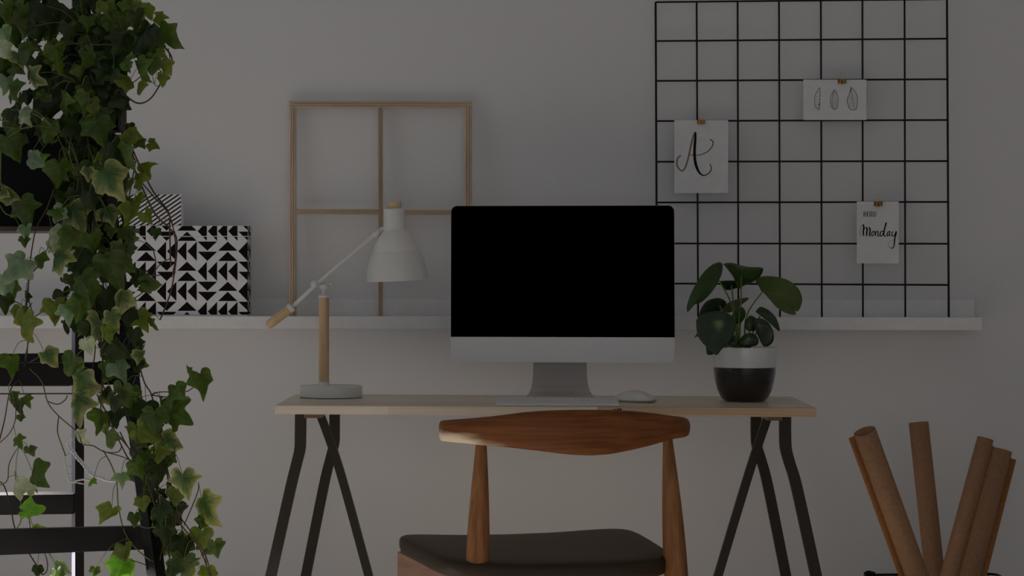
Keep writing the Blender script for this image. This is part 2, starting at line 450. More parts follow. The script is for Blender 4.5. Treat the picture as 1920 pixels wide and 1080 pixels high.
# ------------------------------------------------------------------ wooden window frame leaning on the wall
Yf0, Yf1 = YW-.060, YW-.020   # bottom and top
def FP(px, py):
    k = (py-190)/(605-190); Y = Yf1+(Yf0-Yf1)*k
    return P(px, py, Y)
def moulding(name, x0, y0, x1, y1, horiz, parent, m, wpx):
    """stepped profile bar between two pixel points"""
    a = FP(x0, y0); c = FP(x1, y1); wd = wpx*M(700, YW)
    prof = [(-.5,0),(-.5,-.010),(-.30,-.015),(-.12,-.011),(-.05,-.016),(.05,-.016),(.12,-.011),(.30,-.015),(.5,-.010),(.5,0)]
    rings = []
    for p in (a, c):
        if horiz: rings.append([(p.x, p.y+q[1], p.z+q[0]*wd) for q in prof])
        else: rings.append([(p.x+q[0]*wd, p.y+q[1], p.z) for q in prof])
    b = MB(); b.loft(rings); return obj(name, b, m, parent)
t = thing('window_sash', (FP(714,604).x, Yf0, z_floor+.0003), 'unglazed pale pine four-pane window frame leaning on the wall', 'frame')
zbm = 606
moulding('stile', 549.5, 190, 549.5, zbm, False, t, m_pineframe, 13)
moulding('stile', 878, 190, 878, zbm, False, t, m_pineframe, 14)
moulding('rail', 543.5, 196.5, 885, 196.5, True, t, m_pineframe_h, 13.5)
moulding('rail', 543.5, 601.5, 885, 601.5, True, t, m_pineframe_h, 12)
moulding('glazing_bar', 713.5, 203, 713.5, 596, False, t, m_pineframe, 9.5)
moulding('glazing_bar', 556, 397.5, 709, 397.5, True, t, m_pineframe_h, 11)
moulding('glazing_bar', 718, 398, 871, 398, True, t, m_pineframe_h, 11)

# ------------------------------------------------------------------ black wire grid with cards
Yg0, Yg1 = YL+.040, YW-.030   # foot on the ledge, head at the wall, right side a little nearer
def GP(px, py, off=0):
    k = min(1.1, (py-0)/(611)); Y = Yg1+(Yg0-Yg1)*k
    Y += -(px-1500)/548*.020-off
    return P(px, py, Y)
t = thing('wall_grid', (GP(1503,611).x, Yg0, z_floor+.0003), 'large black wire grid panel leaning on the wall above the ledge', 'grid')
xs_t = [1229.3, 1306.2, 1383, 1460.6, 1539, 1617, 1696, 1775.5]
xs_b = [1232, 1309, 1384.5, 1462.5, 1541, 1618, 1697.5, 1779]
ys_l = [4, 77, 151.7, 227, 303.3, 379.6, 456.5, 531.5, 608]
ys_r = [-1.5, 72.5, 148.5, 225, 302, 378.6, 457, 534.3, 611.5]
def gridpt(i, j, off=0):
    u = i/7; v = j/8
    x = xs_t[i]+(xs_b[i]-xs_t[i])*v
    y = ys_l[j]+(ys_r[j]-ys_l[j])*u
    return GP(x, y, off)
rw = 3.5*M(1500, YW)/2
for i in range(8):
    b = MB(); b.tube([gridpt(i, j, 0) for j in range(9)], rw*(1.15 if i in (0,7) else 1), 8); obj('upright_wire', b, m_wire, t, smooth=True)
for j in range(9):
    b = MB(); b.tube([gridpt(i, j, rw*1.7) for i in range(8)], rw, 8); obj('cross_wire', b, m_wire, t, smooth=True)

def ribbon(mb, pts, Yfun, n=6, m=0, sc=1.0):
    """pts: (px, py, width px) brush stroke"""
    q = cr(pts, n)
    L_, R_ = [], []
    for i, (x, y, wd) in enumerate(q):
        a = q[max(i-1, 0)]; c = q[min(i+1, len(q)-1)]
        dx, dy = c[0]-a[0], c[1]-a[1]; l = math.hypot(dx, dy) or 1
        nx, ny = -dy/l*wd/2*sc, dx/l*wd/2*sc
        L_.append(Yfun(x+nx, y+ny)); R_.append(Yfun(x-nx, y-ny))
    k = len(q)
    mb.add(L_+R_, [(i, i+1, k+i+1, k+i) for i in range(k-1)], m)
    for (x, y, wd) in (q[0], q[-1]):       # round brush ends
        if wd > 1.2:
            vs = [Yfun(x+wd/2*sc*math.cos(a*PI/5), y+wd/2*sc*math.sin(a*PI/5)) for a in range(10)]
            mb.add(vs, [list(range(10))], m)

def card(x0, y0, x1, y1, label):
    def CP(px, py, off=0): 
        return GP(px, py, rw*3.2+.0015+off+.004*((py-y0)/(y1-y0))**2)
    t = thing('paper_card', CP((x0+x1)/2, y1), label, 'card')
    b = MB(); rings = []
    for k in range(9):
        py = y0+(y1-y0)*k/8
        a, c = CP(x0, py), CP(x1, py); a2, c2 = CP(x0, py, -.0004), CP(x1, py, -.0004)
        rings.append([a, c, c2, a2])
    b.loft(rings); obj('paper', b, m_paper, t)
    return t, (lambda px, py: CP(px, py, .0004))
def zr(lst, ox, oy, k, add=0): return [(ox+x/k, oy+y/k, w_/k+add) for x, y, w_ in lst]
# letter A
t, fn = card(1264.4, 225.2, 1365.4, 361.9, 'white card with a large black and gold script letter A')
K = 4.91
b = MB()
ribbon(b, zr([(272,550,13),(250,572,15),(242,610,15),(250,655,15),(285,689,13),(315,665,15),(338,600,15),(355,530,15),(372,450,16),(395,365,16),(408,335,14)],1220,180,K), fn)
obj('gold_stroke', b, m_gold, t)
b = MB()
fn2 = lambda px, py: fn(px, py)+Vector((0,-.0003,0))
ribbon(b, zr([(414,338,14),(410,400,22),(405,470,24),(404,540,24),(411,610,25),(430,672,23),(455,713,16),(485,731,10),(520,722,8),(548,697,8),(559,660,8),(545,628,7)],1220,180,K), fn2)
ribbon(b, zr([(350,540,4),(390,543,5),(440,544,5),(490,530,6),(535,503,6),(570,455,7),(572,420,8),(545,398,7)],1220,180,K), fn2)
obj('black_stroke', b, m_ink, t)
# feathers
t, fn = card(1506.2, 149.2, 1624.4, 225, 'white card with three small ink drawings of leaves')
K = 12.71
def outline(pts, wd=.9, m=None):
    ribbon(b, [(1515+x/K, 130+y/K, wd) for x, y in pts], fn, 5)
b = MB()
outline([(282,432),(215,520),(172,620),(155,740),(162,850),(200,925),(265,970)])
outline([(282,432),(288,560),(285,700),(280,850),(265,970)])
for y in (560,640,720,780,830,880,920):
    outline([(284,y-30),(240,y+5),(175,y+5)], .45)
outline([(262,820),(275,840),(262,850)], 1.3)
obj('leaf_drawing', b, m_grey_ink, t)
b = MB()
outline([(630,485),(570,570),(540,660),(530,760),(545,860),(585,930),(635,955),(690,920),(708,830),(718,700),(695,600),(660,520),(630,485)])
outline([(630,500),(600,600),(575,700),(570,800),(600,900)], .5)
for y in (700,740,775,810,850,890,925):
    outline([(560,y),(620,y+18),(700,y-12)], .55)
for x in (600,630,665): outline([(x,540),(x-15,620),(x-5,690)], .45)
obj('leaf_drawing', b, m_grey_ink, t)
b = MB()
outline([(1027,430),(990,560),(945,680),(932,780),(965,860),(1010,950),(1080,970),(1140,950),(1170,860),(1182,740),(1160,600),(1100,500),(1027,430)], 1.0)
outline([(1030,440),(1035,560),(1055,700),(1075,850),(1075,960)], .5)
for k in range(6):
    outline([(1040+k*6,520+k*65),(1110,600+k*62),(1165,640+k*60)], .5)
    outline([(1038+k*6,540+k*65),(1000,620+k*60),(950,690+k*45)], .45)
outline([(1025,430),(1020,480),(1005,540)], 1.4)
obj('leaf_drawing', b, m_grey_ink, t)
# hello Monday
t, fn = card(1606.5, 377.7, 1685.2, 493.8, 'white card lettered HELLO Monday in brush script')
K = 18.0
def st(pts, wd, ox=1600, oy=360, k=18.0): ribbon(b, [(ox+x/k, oy+y/k, wd) for x, y in pts], fn, 3)
b = MB()
st([(362,665),(360,745),(362,825)], 1.9); st([(425,665),(425,745),(425,825)], 1.3); st([(362,750),(425,735)], 1.0)
st([(480,665),(472,745),(478,825)], 1.9); st([(480,668),(515,662)], .9); st([(475,745),(505,740)], .9); st([(478,825),(515,822)], .9)
st([(565,660),(560,745),(565,825)], 1.8); st([(565,826),(598,822)], .9)
st([(630,660),(625,745),(630,825)], 1.8); st([(630,826),(662,822)], .9)
st([(735,672),(700,690),(690,750),(705,815),(735,822)], 1.7); st([(735,672),(765,700),(768,750),(755,800),(735,822)], 1.1)
obj('hello_lettering', b, m_brownink, t)
b = MB()
k2 = 15.43
def s2(pts): ribbon(b, [(1600+x/k2, 405+y/k2, w_/k2) for x, y, w_ in pts], fn, 4)
s2([(235,585,12),(200,530,9),(188,450,8),(205,370,9),(240,290,10),(280,250,16)])
s2([(290,255,36),(302,330,44),(292,430,44),(290,520,40),(308,578,22)])
s2([(305,420,14),(335,345,14),(365,322,18)])
s2([(372,330,34),(398,400,44),(385,500,42),(392,575,28)])
s2([(405,420,14),(435,350,14),(462,330,18)])
s2([(465,335,36),(488,410,42),(470,500,40),(480,575,34),(505,560,16)])
s2([(600,450,26),(560,450,26),(530,500,30),(540,560,28),(572,570,22),(600,520,26),(600,460,22),(635,440,12)])
s2([(640,440,28),(640,500,30),(645,570,28)]); s2([(655,500,14),(690,440,20),(718,450,28),(712,520,30),(725,585,26),(760,560,14)])
s2([(865,445,26),(815,445,28),(775,510,32),(790,575,30),(830,570,24),(870,480,20)])
s2([(948,205,46),(925,290,42),(900,390,40),(885,490,38),(890,570,32),(925,590,20),(955,545,12)])
s2([(1050,445,26),(1010,460,26),(980,520,32),(985,575,26),(1020,560,20),(1055,480,22)]); s2([(1060,450,26),(1045,520,28),(1058,575,24),(1085,560,12)])
s2([(1130,450,28),(1112,520,30),(1140,585,28),(1185,560,22),(1220,490,26)])
s2([(1240,455,44),(1228,540,44),(1200,640,40),(1190,740,38),(1182,840,34),(1150,910,26),(1105,935,22),(1050,905,10)])
s2([(1050,905,8),(1010,850,5),(1025,760,5),(1100,710,5),(1200,690,4),(1290,620,4),(1300,520,4)])
obj('monday_lettering', b, m_ink, t)

def clip(px, py, wpx, hpx, label, tilt=0):
    s_ = M(px, YW); base = GP(px, py+hpx/2, rw*3.2+.006)
    t = thing('binder_clip', base, label, 'clip', )
    w2 = wpx*s_/2; h = hpx*s_
    b = MB()   # triangular spring body: wide at the top edge, jaws below
    c = base
    prof = [(-.0045,h),(-.0048,h-.0008),(-.0012,0),(-.0004,0),(-.0004,.0002),(.0035,h-.001),(.0045,h)]
    rings = [[(c.x+sx*w2, c.y+p[0], c.z+p[1]) for p in prof] for sx in (-1, 1)]
    b.loft(rings); body = obj('clip_body', b, m_brass, t)
    b = MB()   # front handle folded down over the body, rear handle raised above
    yy = c.y-.0055
    pts = cr([(c.x-w2*.22, yy+.001, c.z+h), (c.x-w2*.45, yy+.003, c.z+h*.3), (c.x-w2*.35, yy+.0035, c.z-h*.08), (c.x+w2*.35, yy+.0035, c.z-h*.08), (c.x+w2*.5, yy+.003, c.z+h*.3), (c.x+w2*.3, yy+.001, c.z+h)], 4)
    b.tube(pts, .0008, 6); obj('handle', b, m_brasslight, t, smooth=True)
    b = MB(); hh = hpx*1.55*s_
    dx = tilt*s_
    pts = cr([(c.x-w2*.5, c.y, c.z+h), (c.x-w2*.25+dx*.4, c.y+.001, c.z+h+hh*.35), (c.x-w2*.5+dx, c.y+.002, c.z+h+hh*.75), (c.x+dx, c.y+.002, c.z+h+hh), (c.x+w2*.5+dx, c.y+.002, c.z+h+hh*.75), (c.x+w2*.25+dx*.4, c.y+.001, c.z+h+hh*.35), (c.x+w2*.5, c.y, c.z+h)], 5)
    b.tube(pts, .0008, 6); obj('handle', b, m_brasslight, t, smooth=True)
clip(1314.5, 229, 14.5, 8, 'small brass binder clip above the script letter A card', 2)
clip(1578.5, 152.5, 15, 8.5, 'small brass binder clip holding the leaf drawings card', 1.5)
clip(1646.5, 382.5, 15, 8.5, 'small brass binder clip holding the HELLO Monday card', 0)

# ------------------------------------------------------------------ desk
a = P(515, 761, YD0); c = P(1531, 765, YD0)
dx0, dx1 = a.x, c.x
th = 16*M(1000, YD0)
t = thing('desk', ((dx0+dx1)/2, (YD0+YD1)/2, 0), 'pine board desk on two dark metal trestles by the wall', 'desk')
xk = P(1120, 770, YD0).x
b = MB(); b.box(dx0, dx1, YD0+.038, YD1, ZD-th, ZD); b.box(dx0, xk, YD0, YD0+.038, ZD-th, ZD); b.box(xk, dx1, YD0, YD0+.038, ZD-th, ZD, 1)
kp_ = P(1158, 765.5, YD0)
for (ox, oz, rx, rz) in ((-.007,0,.0035,.0018),(0,.0006,.0022,.0030),(.0055,.0003,.0034,.0030)):
    b.add([(kp_.x+ox+rx*math.cos(k*PI/6)*(1+.2*math.sin(k*2.1)), YD0-.0002, kp_.z-.0035+oz+rz*math.sin(k*PI/6)) for k in range(12)], [list(range(12))], 2)
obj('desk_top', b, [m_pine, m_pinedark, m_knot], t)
def leg(pxs, Y, wpx, dy, name='trestle_leg'):
    """pxs: list of (px, py); continued to the floor"""
    pts = [P(x, y, Y) for x, y in pxs]
    e, d = pts[-1], pts[-2]
    k = (e.z-0)/(d.z-e.z); pts.append(e+(e-d)*k)
    pts[0].z = ZD-th-.0002
    q = [Vector(v) for v in cr([tuple(p) for p in pts[:-1]], 5)]+[pts[-1]]
    b = MB(); b.bar(q, wpx*M(1000, Y), dy); return obj(name, b, m_steel, t)
leg([(564,778),(563.5,815),(562.5,842),(556,870),(545,915),(508,1080)], 5.52, 20.5, .022)
leg([(627.5,778),(627.5,810),(626.5,832),(619.5,860),(607,912),(573.5,1080)], 5.84, 19, .022)
leg([(596.5,778),(636,878),(691.5,1080)], 5.66, 16, .022)
leg([(1472,780),(1472,815),(1473.5,842),(1481,870),(1494,915),(1530,1080)], 5.52, 21, .022)
leg([(1417.5,780),(1417.5,810),(1419,835),(1427,862),(1440,912),(1473.5,1080)], 5.84, 19, .022)
leg([(1443,780),(1407,878),(1346,1080)], 5.66, 16, .022)
for (xa, xb) in ((572,604),(1436,1464)):
    p0 = P(xa, 778, 5.53); p1 = P(xb, 778, 5.53); b = MB()
    b.box(p0.x, p1.x, 5.50, 5.86, ZD-th-.012, ZD-th-.0002); obj('top_bracket', b, m_bracket, t)

# ------------------------------------------------------------------ all-in-one computer
YM = 5.75
cxp = (845+1264)/2
pbl = P(845, 680, YM); pbr = P(1265.5, 680, YM)
x0, x1 = pbl.x, pbr.x; zb_ = P(1055, 679.6, YM).z; zt_ = P(1055, 385, YM).z; zc_ = P(1055, 632, YM).z
tilt = math.radians(4)
def rr_outline(x0, x1, z0, z1, r, n=6, corners=(1,1,1,1)):
    pts = []
    for (cx, cz, a0, k) in ((x1-r, z0+r, -90, corners[1]), (x1-r, z1-r, 0, corners[2]), (x0+r, z1-r, 90, corners[3]), (x0+r, z0+r, 180, corners[0])):
        if k:
            for i in range(n+1):
                a = math.radians(a0+90*i/n); pts.append((cx+r*math.cos(a), cz+r*math.sin(a)))
        else:
            sx = 1 if cx > (x0+x1)/2 else -1; sz = 1 if cz > (z0+z1)/2 else -1
            pts.append((cx+sx*r, cz+sz*r))
    return pts
def tl(x, y, z): return Vector((x, y+(z-zb_)*math.tan(tilt), z))
t = thing('desktop_computer', ((x0+x1)/2, YM+.08, ZD), 'all-in-one desktop computer with black screen and silver chin', 'computer')
ol = rr_outline(x0, x1, zb_, zt_, .014)
cx, cz = (x0+x1)/2, (zb_+zt_)/2
b = MB(); rings = []
for (sc, yy) in ((1.0, 0), (1.0, .005), (.97, .009), (.85, .018), (.6, .032), (.3, .040), (.05, .042)):
    rings.append([tl(cx+(x-cx)*sc, YM+yy, cz+(z-cz)*sc) for x, z in ol])
b.loft(rings, cap0=True); obj('housing', b, m_chin, t, smooth=True, auto=40)
b = MB(); o2 = rr_outline(x0+.0004, x1-.0004, zc_, zt_-.0004, .0138, corners=(0,0,1,1))
b.loft([[tl(x, YM-.0014, z) for x, z in o2], [tl(x, YM-.0002, z) for x, z in o2]]); obj('screen', b, m_glassblk, t)
b = MB(); o3 = rr_outline(x0+.0004, x1-.0004, zb_+.0004, zc_-.0006, .0138, corners=(1,1,0,0))
b.loft([[tl(x, YM-.0008, z) for x, z in o3], [tl(x, YM-.0001, z) for x, z in o3]]); obj('chin_panel', b, m_chin, t)
# stand: side profile (y, z, half width)
hw = 50.5*M(1050, YM); scx = P(1050, 700, YM+.06).x
z0 = ZD+.0003
prof = [(YM+.085, z0+.20, hw*.97), (YM+.085, z0+.13, hw*.985), (YM+.078, z0+.085, hw*1.0), (YM+.062, z0+.045, hw*1.02), (YM+.045, z0+.020, hw*1.10), (YM+.018, z0+.009, hw*1.22), (YM-.02, z0+.0048, hw*1.32), (YM-.065, z0+.004, hw*1.38)]
prof = cr(prof, 5)
b = MB(); rings = []
for i, (y, z, h_) in enumerate(prof):
    a_ = prof[max(i-1,0)]; c_ = prof[min(i+1, len(prof)-1)]
    dy, dz = c_[0]-a_[0], c_[1]-a_[1]; l = math.hypot(dy, dz); ny, nz = dz/l*.004, -dy/l*.004
    zz = max(z+nz*-1, z0)
    rings.append([(scx-h_, y, z), (scx+h_, y, z), (scx+h_, y-ny, max(z0, z+nz*-1 if False else z-abs(nz)*1.0)), (scx-h_, y-ny, max(z0, z-abs(nz)))])
b.loft(rings); obj('stand', b, m_alu, t, smooth=True, auto=50)

# ------------------------------------------------------------------ keyboard
kx0 = P(930.5, 757, 5.475).x; kx1 = P(1161.5, 757, 5.475).x; ky0 = 5.475; ky1 = ky0+.118
kz = ZD+.0003
t = thing('keyboard', ((kx0+kx1)/2, (ky0+ky1)/2, kz), 'slim white and silver keyboard lying in front of the computer', 'keyboard')
b = MB()
hf, hr = .0035, .0130
b.add([(kx0,ky0,kz),(kx1,ky0,kz),(kx1,ky1,kz),(kx0,ky1,kz),(kx0,ky0,kz+hf),(kx1,ky0,kz+hf),(kx1,ky1,kz+hr),(kx0,ky1,kz+hr)],
      [(0,3,2,1),(4,5,6,7),(0,1,5,4),(1,2,6,5),(2,3,7,6),(3,0,4,7)])
obj('keyboard_case', b, m_chin, t, bevel=.001)
rows = [
 [(1.5,'esc')]+[(1,'F%d' % i) for i in range(1,13)]+[(1,'')],
 [(1,c_) for c_ in '`1234567890-=']+[(1.5,'del')],
 [(1.5,'tab')]+[(1,c_) for c_ in 'QWERTYUIOP[]\\'],
 [(1.8,'caps')]+[(1,c_) for c_ in "ASDFGHJKL;'"]+[(1.7,'ret')],
 [(2.3,'shift')]+[(1,c_) for c_ in 'ZXCVBNM,./']+[(2.2,'shift')],
 [(1,'fn'),(1,'ctrl'),(1,'alt'),(1.25,'cmd'),(5,''),(1.25,'cmd'),(1,'alt'),(1,'<'),(1,'^'),(1,'>')]]
slope = math.atan2(hr-hf, ky1-ky0)
kw = (kx1-kx0)-.008; kd = (ky1-ky0-.006)/6
for r, row in enumerate(rows):
    tot = sum(w_ for w_, _ in row); x = kx0+.004; u = kw/tot
    yc = ky1-.003-kd*(r+.5)
    zc = kz+hf+(yc-ky0)*math.tan(slope)
    for w_, ch in row:
        xa, xb = x+.0011, x+w_*u-.0011; x += w_*u
        ya, yb = yc-kd/2+.0011, yc+kd/2-.0011
        f = lambda yy, h_: kz+hf+(yy-ky0)*math.tan(slope)+h_
        b = MB(); e = .0006
        b.add([(xa,ya,f(ya,-.0004)),(xb,ya,f(ya,-.0004)),(xb,yb,f(yb,-.0004)),(xa,yb,f(yb,-.0004)),
               (xa+e,ya+e,f(ya,.0016)),(xb-e,ya+e,f(ya,.0016)),(xb-e,yb-e,f(yb,.0016)),(xa+e,yb-e,f(yb,.0016))],
              [(0,3,2,1),(4,5,6,7),(0,1,5,4),(1,2,6,5),(2,3,7,6),(3,0,4,7)])
        if ch:
            cu = bpy.data.curves.new('k', 'FONT'); cu.body = ch; cu.size = .0075 if len(ch) == 1 else .0036
            cu.align_x = 'CENTER'; cu.align_y = 'CENTER'; cu.resolution_u = 2
            to = bpy.data.objects.new('k', cu); me = bpy.data.meshes.new_from_object(to)
            xm, ym = (xa+xb)/2, (ya+yb)/2
            if len(me.vertices):
                b.add([(xm+v.co.x, ym+v.co.y, f(ym+v.co.y, .00172)) for v in me.vertices], [list(p.vertices) for p in me.polygons], 1)
            bpy.data.meshes.remove(me); bpy.data.objects.remove(to); bpy.data.curves.remove(cu)
        obj('key', b, [m_key, m_grey_ink], t)

# ------------------------------------------------------------------ mouse
mc = P(1192, 746, 5.66); mc.z = ZD+.0003
ang = math.radians(-35)
t = thing('computer_mouse', mc, 'low curved white computer mouse beside the keyboard', 'mouse')
ca, sa = math.cos(ang), math.sin(ang)
def mp_(u, v, h): return Vector((mc.x+u*ca-v*sa, mc.y+u*sa+v*ca, mc.z+h))
L2, W2 = .0545, .029
b = MB(); nr, nu = 10, 40; rings = []
def edge_h(u):    # rim of the shell: high at the back end, low in the middle
    return .0045+.0095*max(0, (-u-.1))**1.2+.003*max(0, u)**2
def top_h(u): return .0065+.0205*(1-abs(u+.05)**2.6) if abs(u+.05) < 1 else .0065
for i in range(nr+1):
    k = i/nr; ring = []
    for j in range(nu):
        a_ = 2*PI*j/nu; rr = math.cos(k*PI/2)**.8 if k < 1 else .001
        u = rr*abs(math.cos(a_))**.85*(1 if math.cos(a_) > 0 else -1); v = rr*abs(math.sin(a_))**.85*(1 if math.sin(a_) > 0 else -1)
        e = edge_h(math.cos(a_)); tp = max(top_h(u), e)
        ring.append(mp_(u*L2, v*W2, e+(tp-e)*math.sin(k*PI/2)))
    rings.append(ring)
b.loft(rings, cap0=False); obj('shell', b, m_white, t, smooth=True)
b = MB(); rings = []
for (sc, hk) in ((.80, 0), (.84, .0008), (.93, .0035), (.985, None)):
    rings.append([mp_(sc*abs(math.cos(2*PI*j/nu))**.85*(1 if math.cos(2*PI*j/nu) > 0 else -1)*L2, sc*abs(math.sin(2*PI*j/nu))**.85*(1 if math.sin(2*PI*j/nu) > 0 else -1)*W2, (edge_h(math.cos(2*PI*j/nu))+.0003 if hk is None else hk)) for j in range(nu)])
b.loft(rings); obj('base', b, m_alu, t, smooth=True)

# ------------------------------------------------------------------ desk lamp
YLm = 5.80
base = P(620.5, 745, YLm); base.z = ZD+.0003
px = M(620, YLm)
def LP(x, y): return P(x, y, YLm)
t = thing('desk_lamp', base, 'white balanced-arm desk lamp with wooden post on the left of the desk', 'lamp')
b = MB(); R = 59*px; zt_b = LP(620, 722.5).z
b.lathe([(R*.97, .0), (R*.97, .0012)], base, m=0); obj('rubber_foot', b, m_rubber, t)
b = MB(); hb = zt_b-base.z
b.lathe([(R*.99, .0012), (R, .003), (R, hb-.003), (R*.985, hb-.001), (R*.96, hb)], base, n=64); obj('base', b, m_white, t, smooth=True, auto=50)
pc = Vector((LP(607.5, 700).x, YLm, 0))
b = MB(); zw0 = LP(607, 716).z; zw1 = LP(607, 558).z; rw_ = 9.6*px
b.lathe([(rw_, zw0), (rw_, zw1)], pc, n=32); obj('post', b, m_birch, t, smooth=True, auto=50)
b = MB(); b.lathe([(rw_*1.08, zt_b-.0005), (rw_*1.08, zw0)], pc, n=32)
obj('lower_collar', b, m_white, t, smooth=True, auto=50)
b = MB(); b.lathe([(rw_*1.12, zw1), (rw_*1.12, zw1+4*px), (rw_*.6, zw1+5.5*px), (rw_*.38, zw1+8*px), (rw_*.34, zw1+15*px), (rw_*.9, zw1+18*px), (rw_*.95, zw1+24*px), (rw_*.5, zw1+27*px)], pc, n=32)
obj('upper_collar', b, m_white, t, smooth=True, auto=50)
# pivot
b = MB()
pj = LP(591, 532.5)+Vector((0,-.014,0)); b.lathe([(0.0005,-7*px),(4.8*px,-6.2*px),(7.2*px,-3*px),(7.8*px,0),(7.2*px,3*px),(4.8*px,6.2*px),(.0005,7*px)], pj, axis=(0,-1,0), n=24)
b.tube([LP(592,533)+Vector((0,0,0)), LP(607,533)], 4*px, 12)
obj('pivot_joint', b, m_white, t, smooth=True)
b = MB(); kp = LP(620.5, 532); b.tube([LP(607,533), kp], 2.4*px, 10); b.tube([kp+Vector((0,-.006,0)), kp+Vector((0,.006,0))], 3.2*px, 12)
b.tube([LP(620,524), LP(620,515)], 1.0*px, 8); b.tube([LP(620,506), LP(620,500)], 1.0*px, 8); b.tube([LP(620,531), LP(620,501)], .9*px, 8)
obj('tension_screw', b, m_white, t, smooth=True)
arm_y = -.010
b = MB(); b.tube([LP(548,576)+Vector((0,arm_y,0)), LP(594,533)+Vector((0,arm_y,0)), LP(706,438)+Vector((0,arm_y,0)), LP(713,432)+Vector((0,arm_y*.6,0))], [3.9*px, 3.9*px, 4.0*px, 4.0*px], 14)
obj('arm', b, m_white, t, smooth=True)
b = MB(); b.tube([LP(701,442)+Vector((0,arm_y,0)), LP(716,430)+Vector((0,arm_y*.3,0)), LP(728,424)], [5*px,4.2*px,4*px], 12); obj('arm_bracket', b, m_white, t, smooth=True)
b = MB(); d0_ = LP(545,578)+Vector((0,arm_y,0)); dv = (LP(497,615)+Vector((0,arm_y,0))-d0_).normalized()
b.lathe([(6*px,-6*px),(8.8*px,-4.5*px),(9.2*px,1*px),(8.8*px,3*px)], d0_, axis=dv, n=24); obj('counterweight_collar', b, m_white, t, smooth=True, auto=50)
b = MB(); b.lathe([(7.6*px,2*px),(8.6*px,6*px),(9.0*px,40*px),(8.2*px,50*px),(6*px,54*px),(2*px,55.5*px)], d0_, axis=dv, n=24); obj('wooden_counterweight', b, m_birch, t, smooth=True, auto=50)
# shade: slightly tilted bell
sb = LP(745, 525.5); tv = Vector((-.045, -.03, 1)).normalized()
H = [(57.4,0),(57.4,4),(56.6,14),(54,28),(50,41),(45.2,52),(39.2,64),(32.5,75),(26,84.5),(22,91),(20.8,97),(20.5,115),(20,133),(19.4,134.5),(14,134.6)]
b = MB(); b.lathe([(r*px, z*px) for r, z in H], sb, axis=tv, n=64, cap0=False, cap1=False)
b.lathe([(r*px, z*px) for r, z in [(57.4,0),(56,0.2),(54,14),(50.5,32),(45.5,50),(39.5,66),(33,79),(25,90),(19,96)]], sb, axis=tv, n=64, cap0=False, cap1=True, m=1)
obj('lamp_shade', b, [m_white, m_white_in], t, smooth=True)
b = MB(); b.lathe([(13.4*px,134.5*px),(13.4*px,146*px),(12.4*px,147.5*px)], sb+Vector((.001,0,0)), axis=tv, n=32); obj('shade_cap', b, m_birch, t, smooth=True, auto=50)
b = MB(); b.lathe([(12*px,95*px),(12*px,80*px),(18*px,66*px),(22*px,50*px),(20*px,36*px),(10*px,26*px),(1*px,23*px)], sb, axis=tv, n=24); obj('bulb', b, m_white, t, smooth=True)

# ------------------------------------------------------------------ potted peperomia
YP = 5.72
pb = P(1396, 747, YP); pb.z = ZD+.0003; pk = M(1396, YP)
t = thing('potted_plant', pb, 'potted plant with large glossy dark leaves in a black and white pot', 'plant')
b = MB(); ztop = P(1396, 650.5, YP).z-pb.z; zbd = P(1396, 687, YP).z-pb.z
prof = [(34,0),(38,1.2),(44,7),(51,22),(55.5,40),(57.5,54),(58,64)]
pp = [(r*pk, z*pk) for r, z in prof]
b.lathe(pp, pb, n=64, cap1=False, m=1)
b.lathe([(58*pk,64*pk),(58.6*pk,77*pk),(59.4*pk,ztop-.002),(59*pk,ztop),(56*pk,ztop),(55*pk,ztop-.012),(54*pk,ztop-.02)], pb, n=64, cap0=False, cap1=False, m=0)
obj('plant_pot', b, [m_potw, m_potb], t, smooth=True)
b = MB(); b.lathe([(54.5*pk, ztop-.016),(30*pk, ztop-.008),(1*pk, ztop-.006)], pb, n=32, cap0=False); obj('soil', b, m_soil, t, smooth=True)
def PZ(x, y): return (1260+x/3.6, 480+y/3.6)
def bigleaf(pts, cen, Y, gx, gz, dome, col, vein, spot=None, parent=None, rough=None):
    """broad leaf: outline and point where the veins meet, in the zoomed crop; tilted in depth by gx, gz (metres per metre)"""
    out = [PZ(x, y) for x, y in cr(pts+[pts[0]], 4)[:-1]]
    cp = PZ(*cen); cw_ = P(cp[0], cp[1], Y)
    b = MB(); n = len(out); cols = []; RN = 7
    vs = []
    for k in range(RN+1):
        f_ = k/RN
        for j, (x, y) in enumerate(out):
            p = P(cp[0]+(x-cp[0])*f_, cp[1]+(y-cp[1])*f_, Y)
            rel = p-cw_
            full = (P(x, y, Y)-cw_).length
            a_ = math.atan2(rel.z, rel.x) if k else 0
            ridge = math.cos(a_*7)*.5+.5
            wav = .0012*math.sin(a_*5)*f_*f_
            yy = gx*rel.x+gz*rel.z+dome*(f_**2)*full*1.0+wav
            vs.append(Vector((p.x, p.y+yy, p.z)))
            v_ = max(0, math.cos(a_*3.5+.6))**14*(1-f_)**.6*.6
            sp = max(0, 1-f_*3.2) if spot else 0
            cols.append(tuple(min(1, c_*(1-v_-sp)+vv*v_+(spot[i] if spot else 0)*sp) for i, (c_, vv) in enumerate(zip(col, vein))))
    fs = []
    for k in range(RN):
        for j in range(n):
            q = (j+1) % n
            fs.append((k*n+j, k*n+q, (k+1)*n+q, (k+1)*n+j))
    b.add(vs, fs); b.c['leaf_colour'] = cols
    o = obj('leaf', b, m_pep, parent, smooth=True)
    so = o.modifiers.new('thick', 'SOLIDIFY'); so.thickness = .0009; so.offset = 1
    return o, P(cp[0], cp[1], Y)
dk = (.014,.040,.010); md = (.030,.072,.012); lt = (.065,.105,.012); vn = (.10,.16,.04)
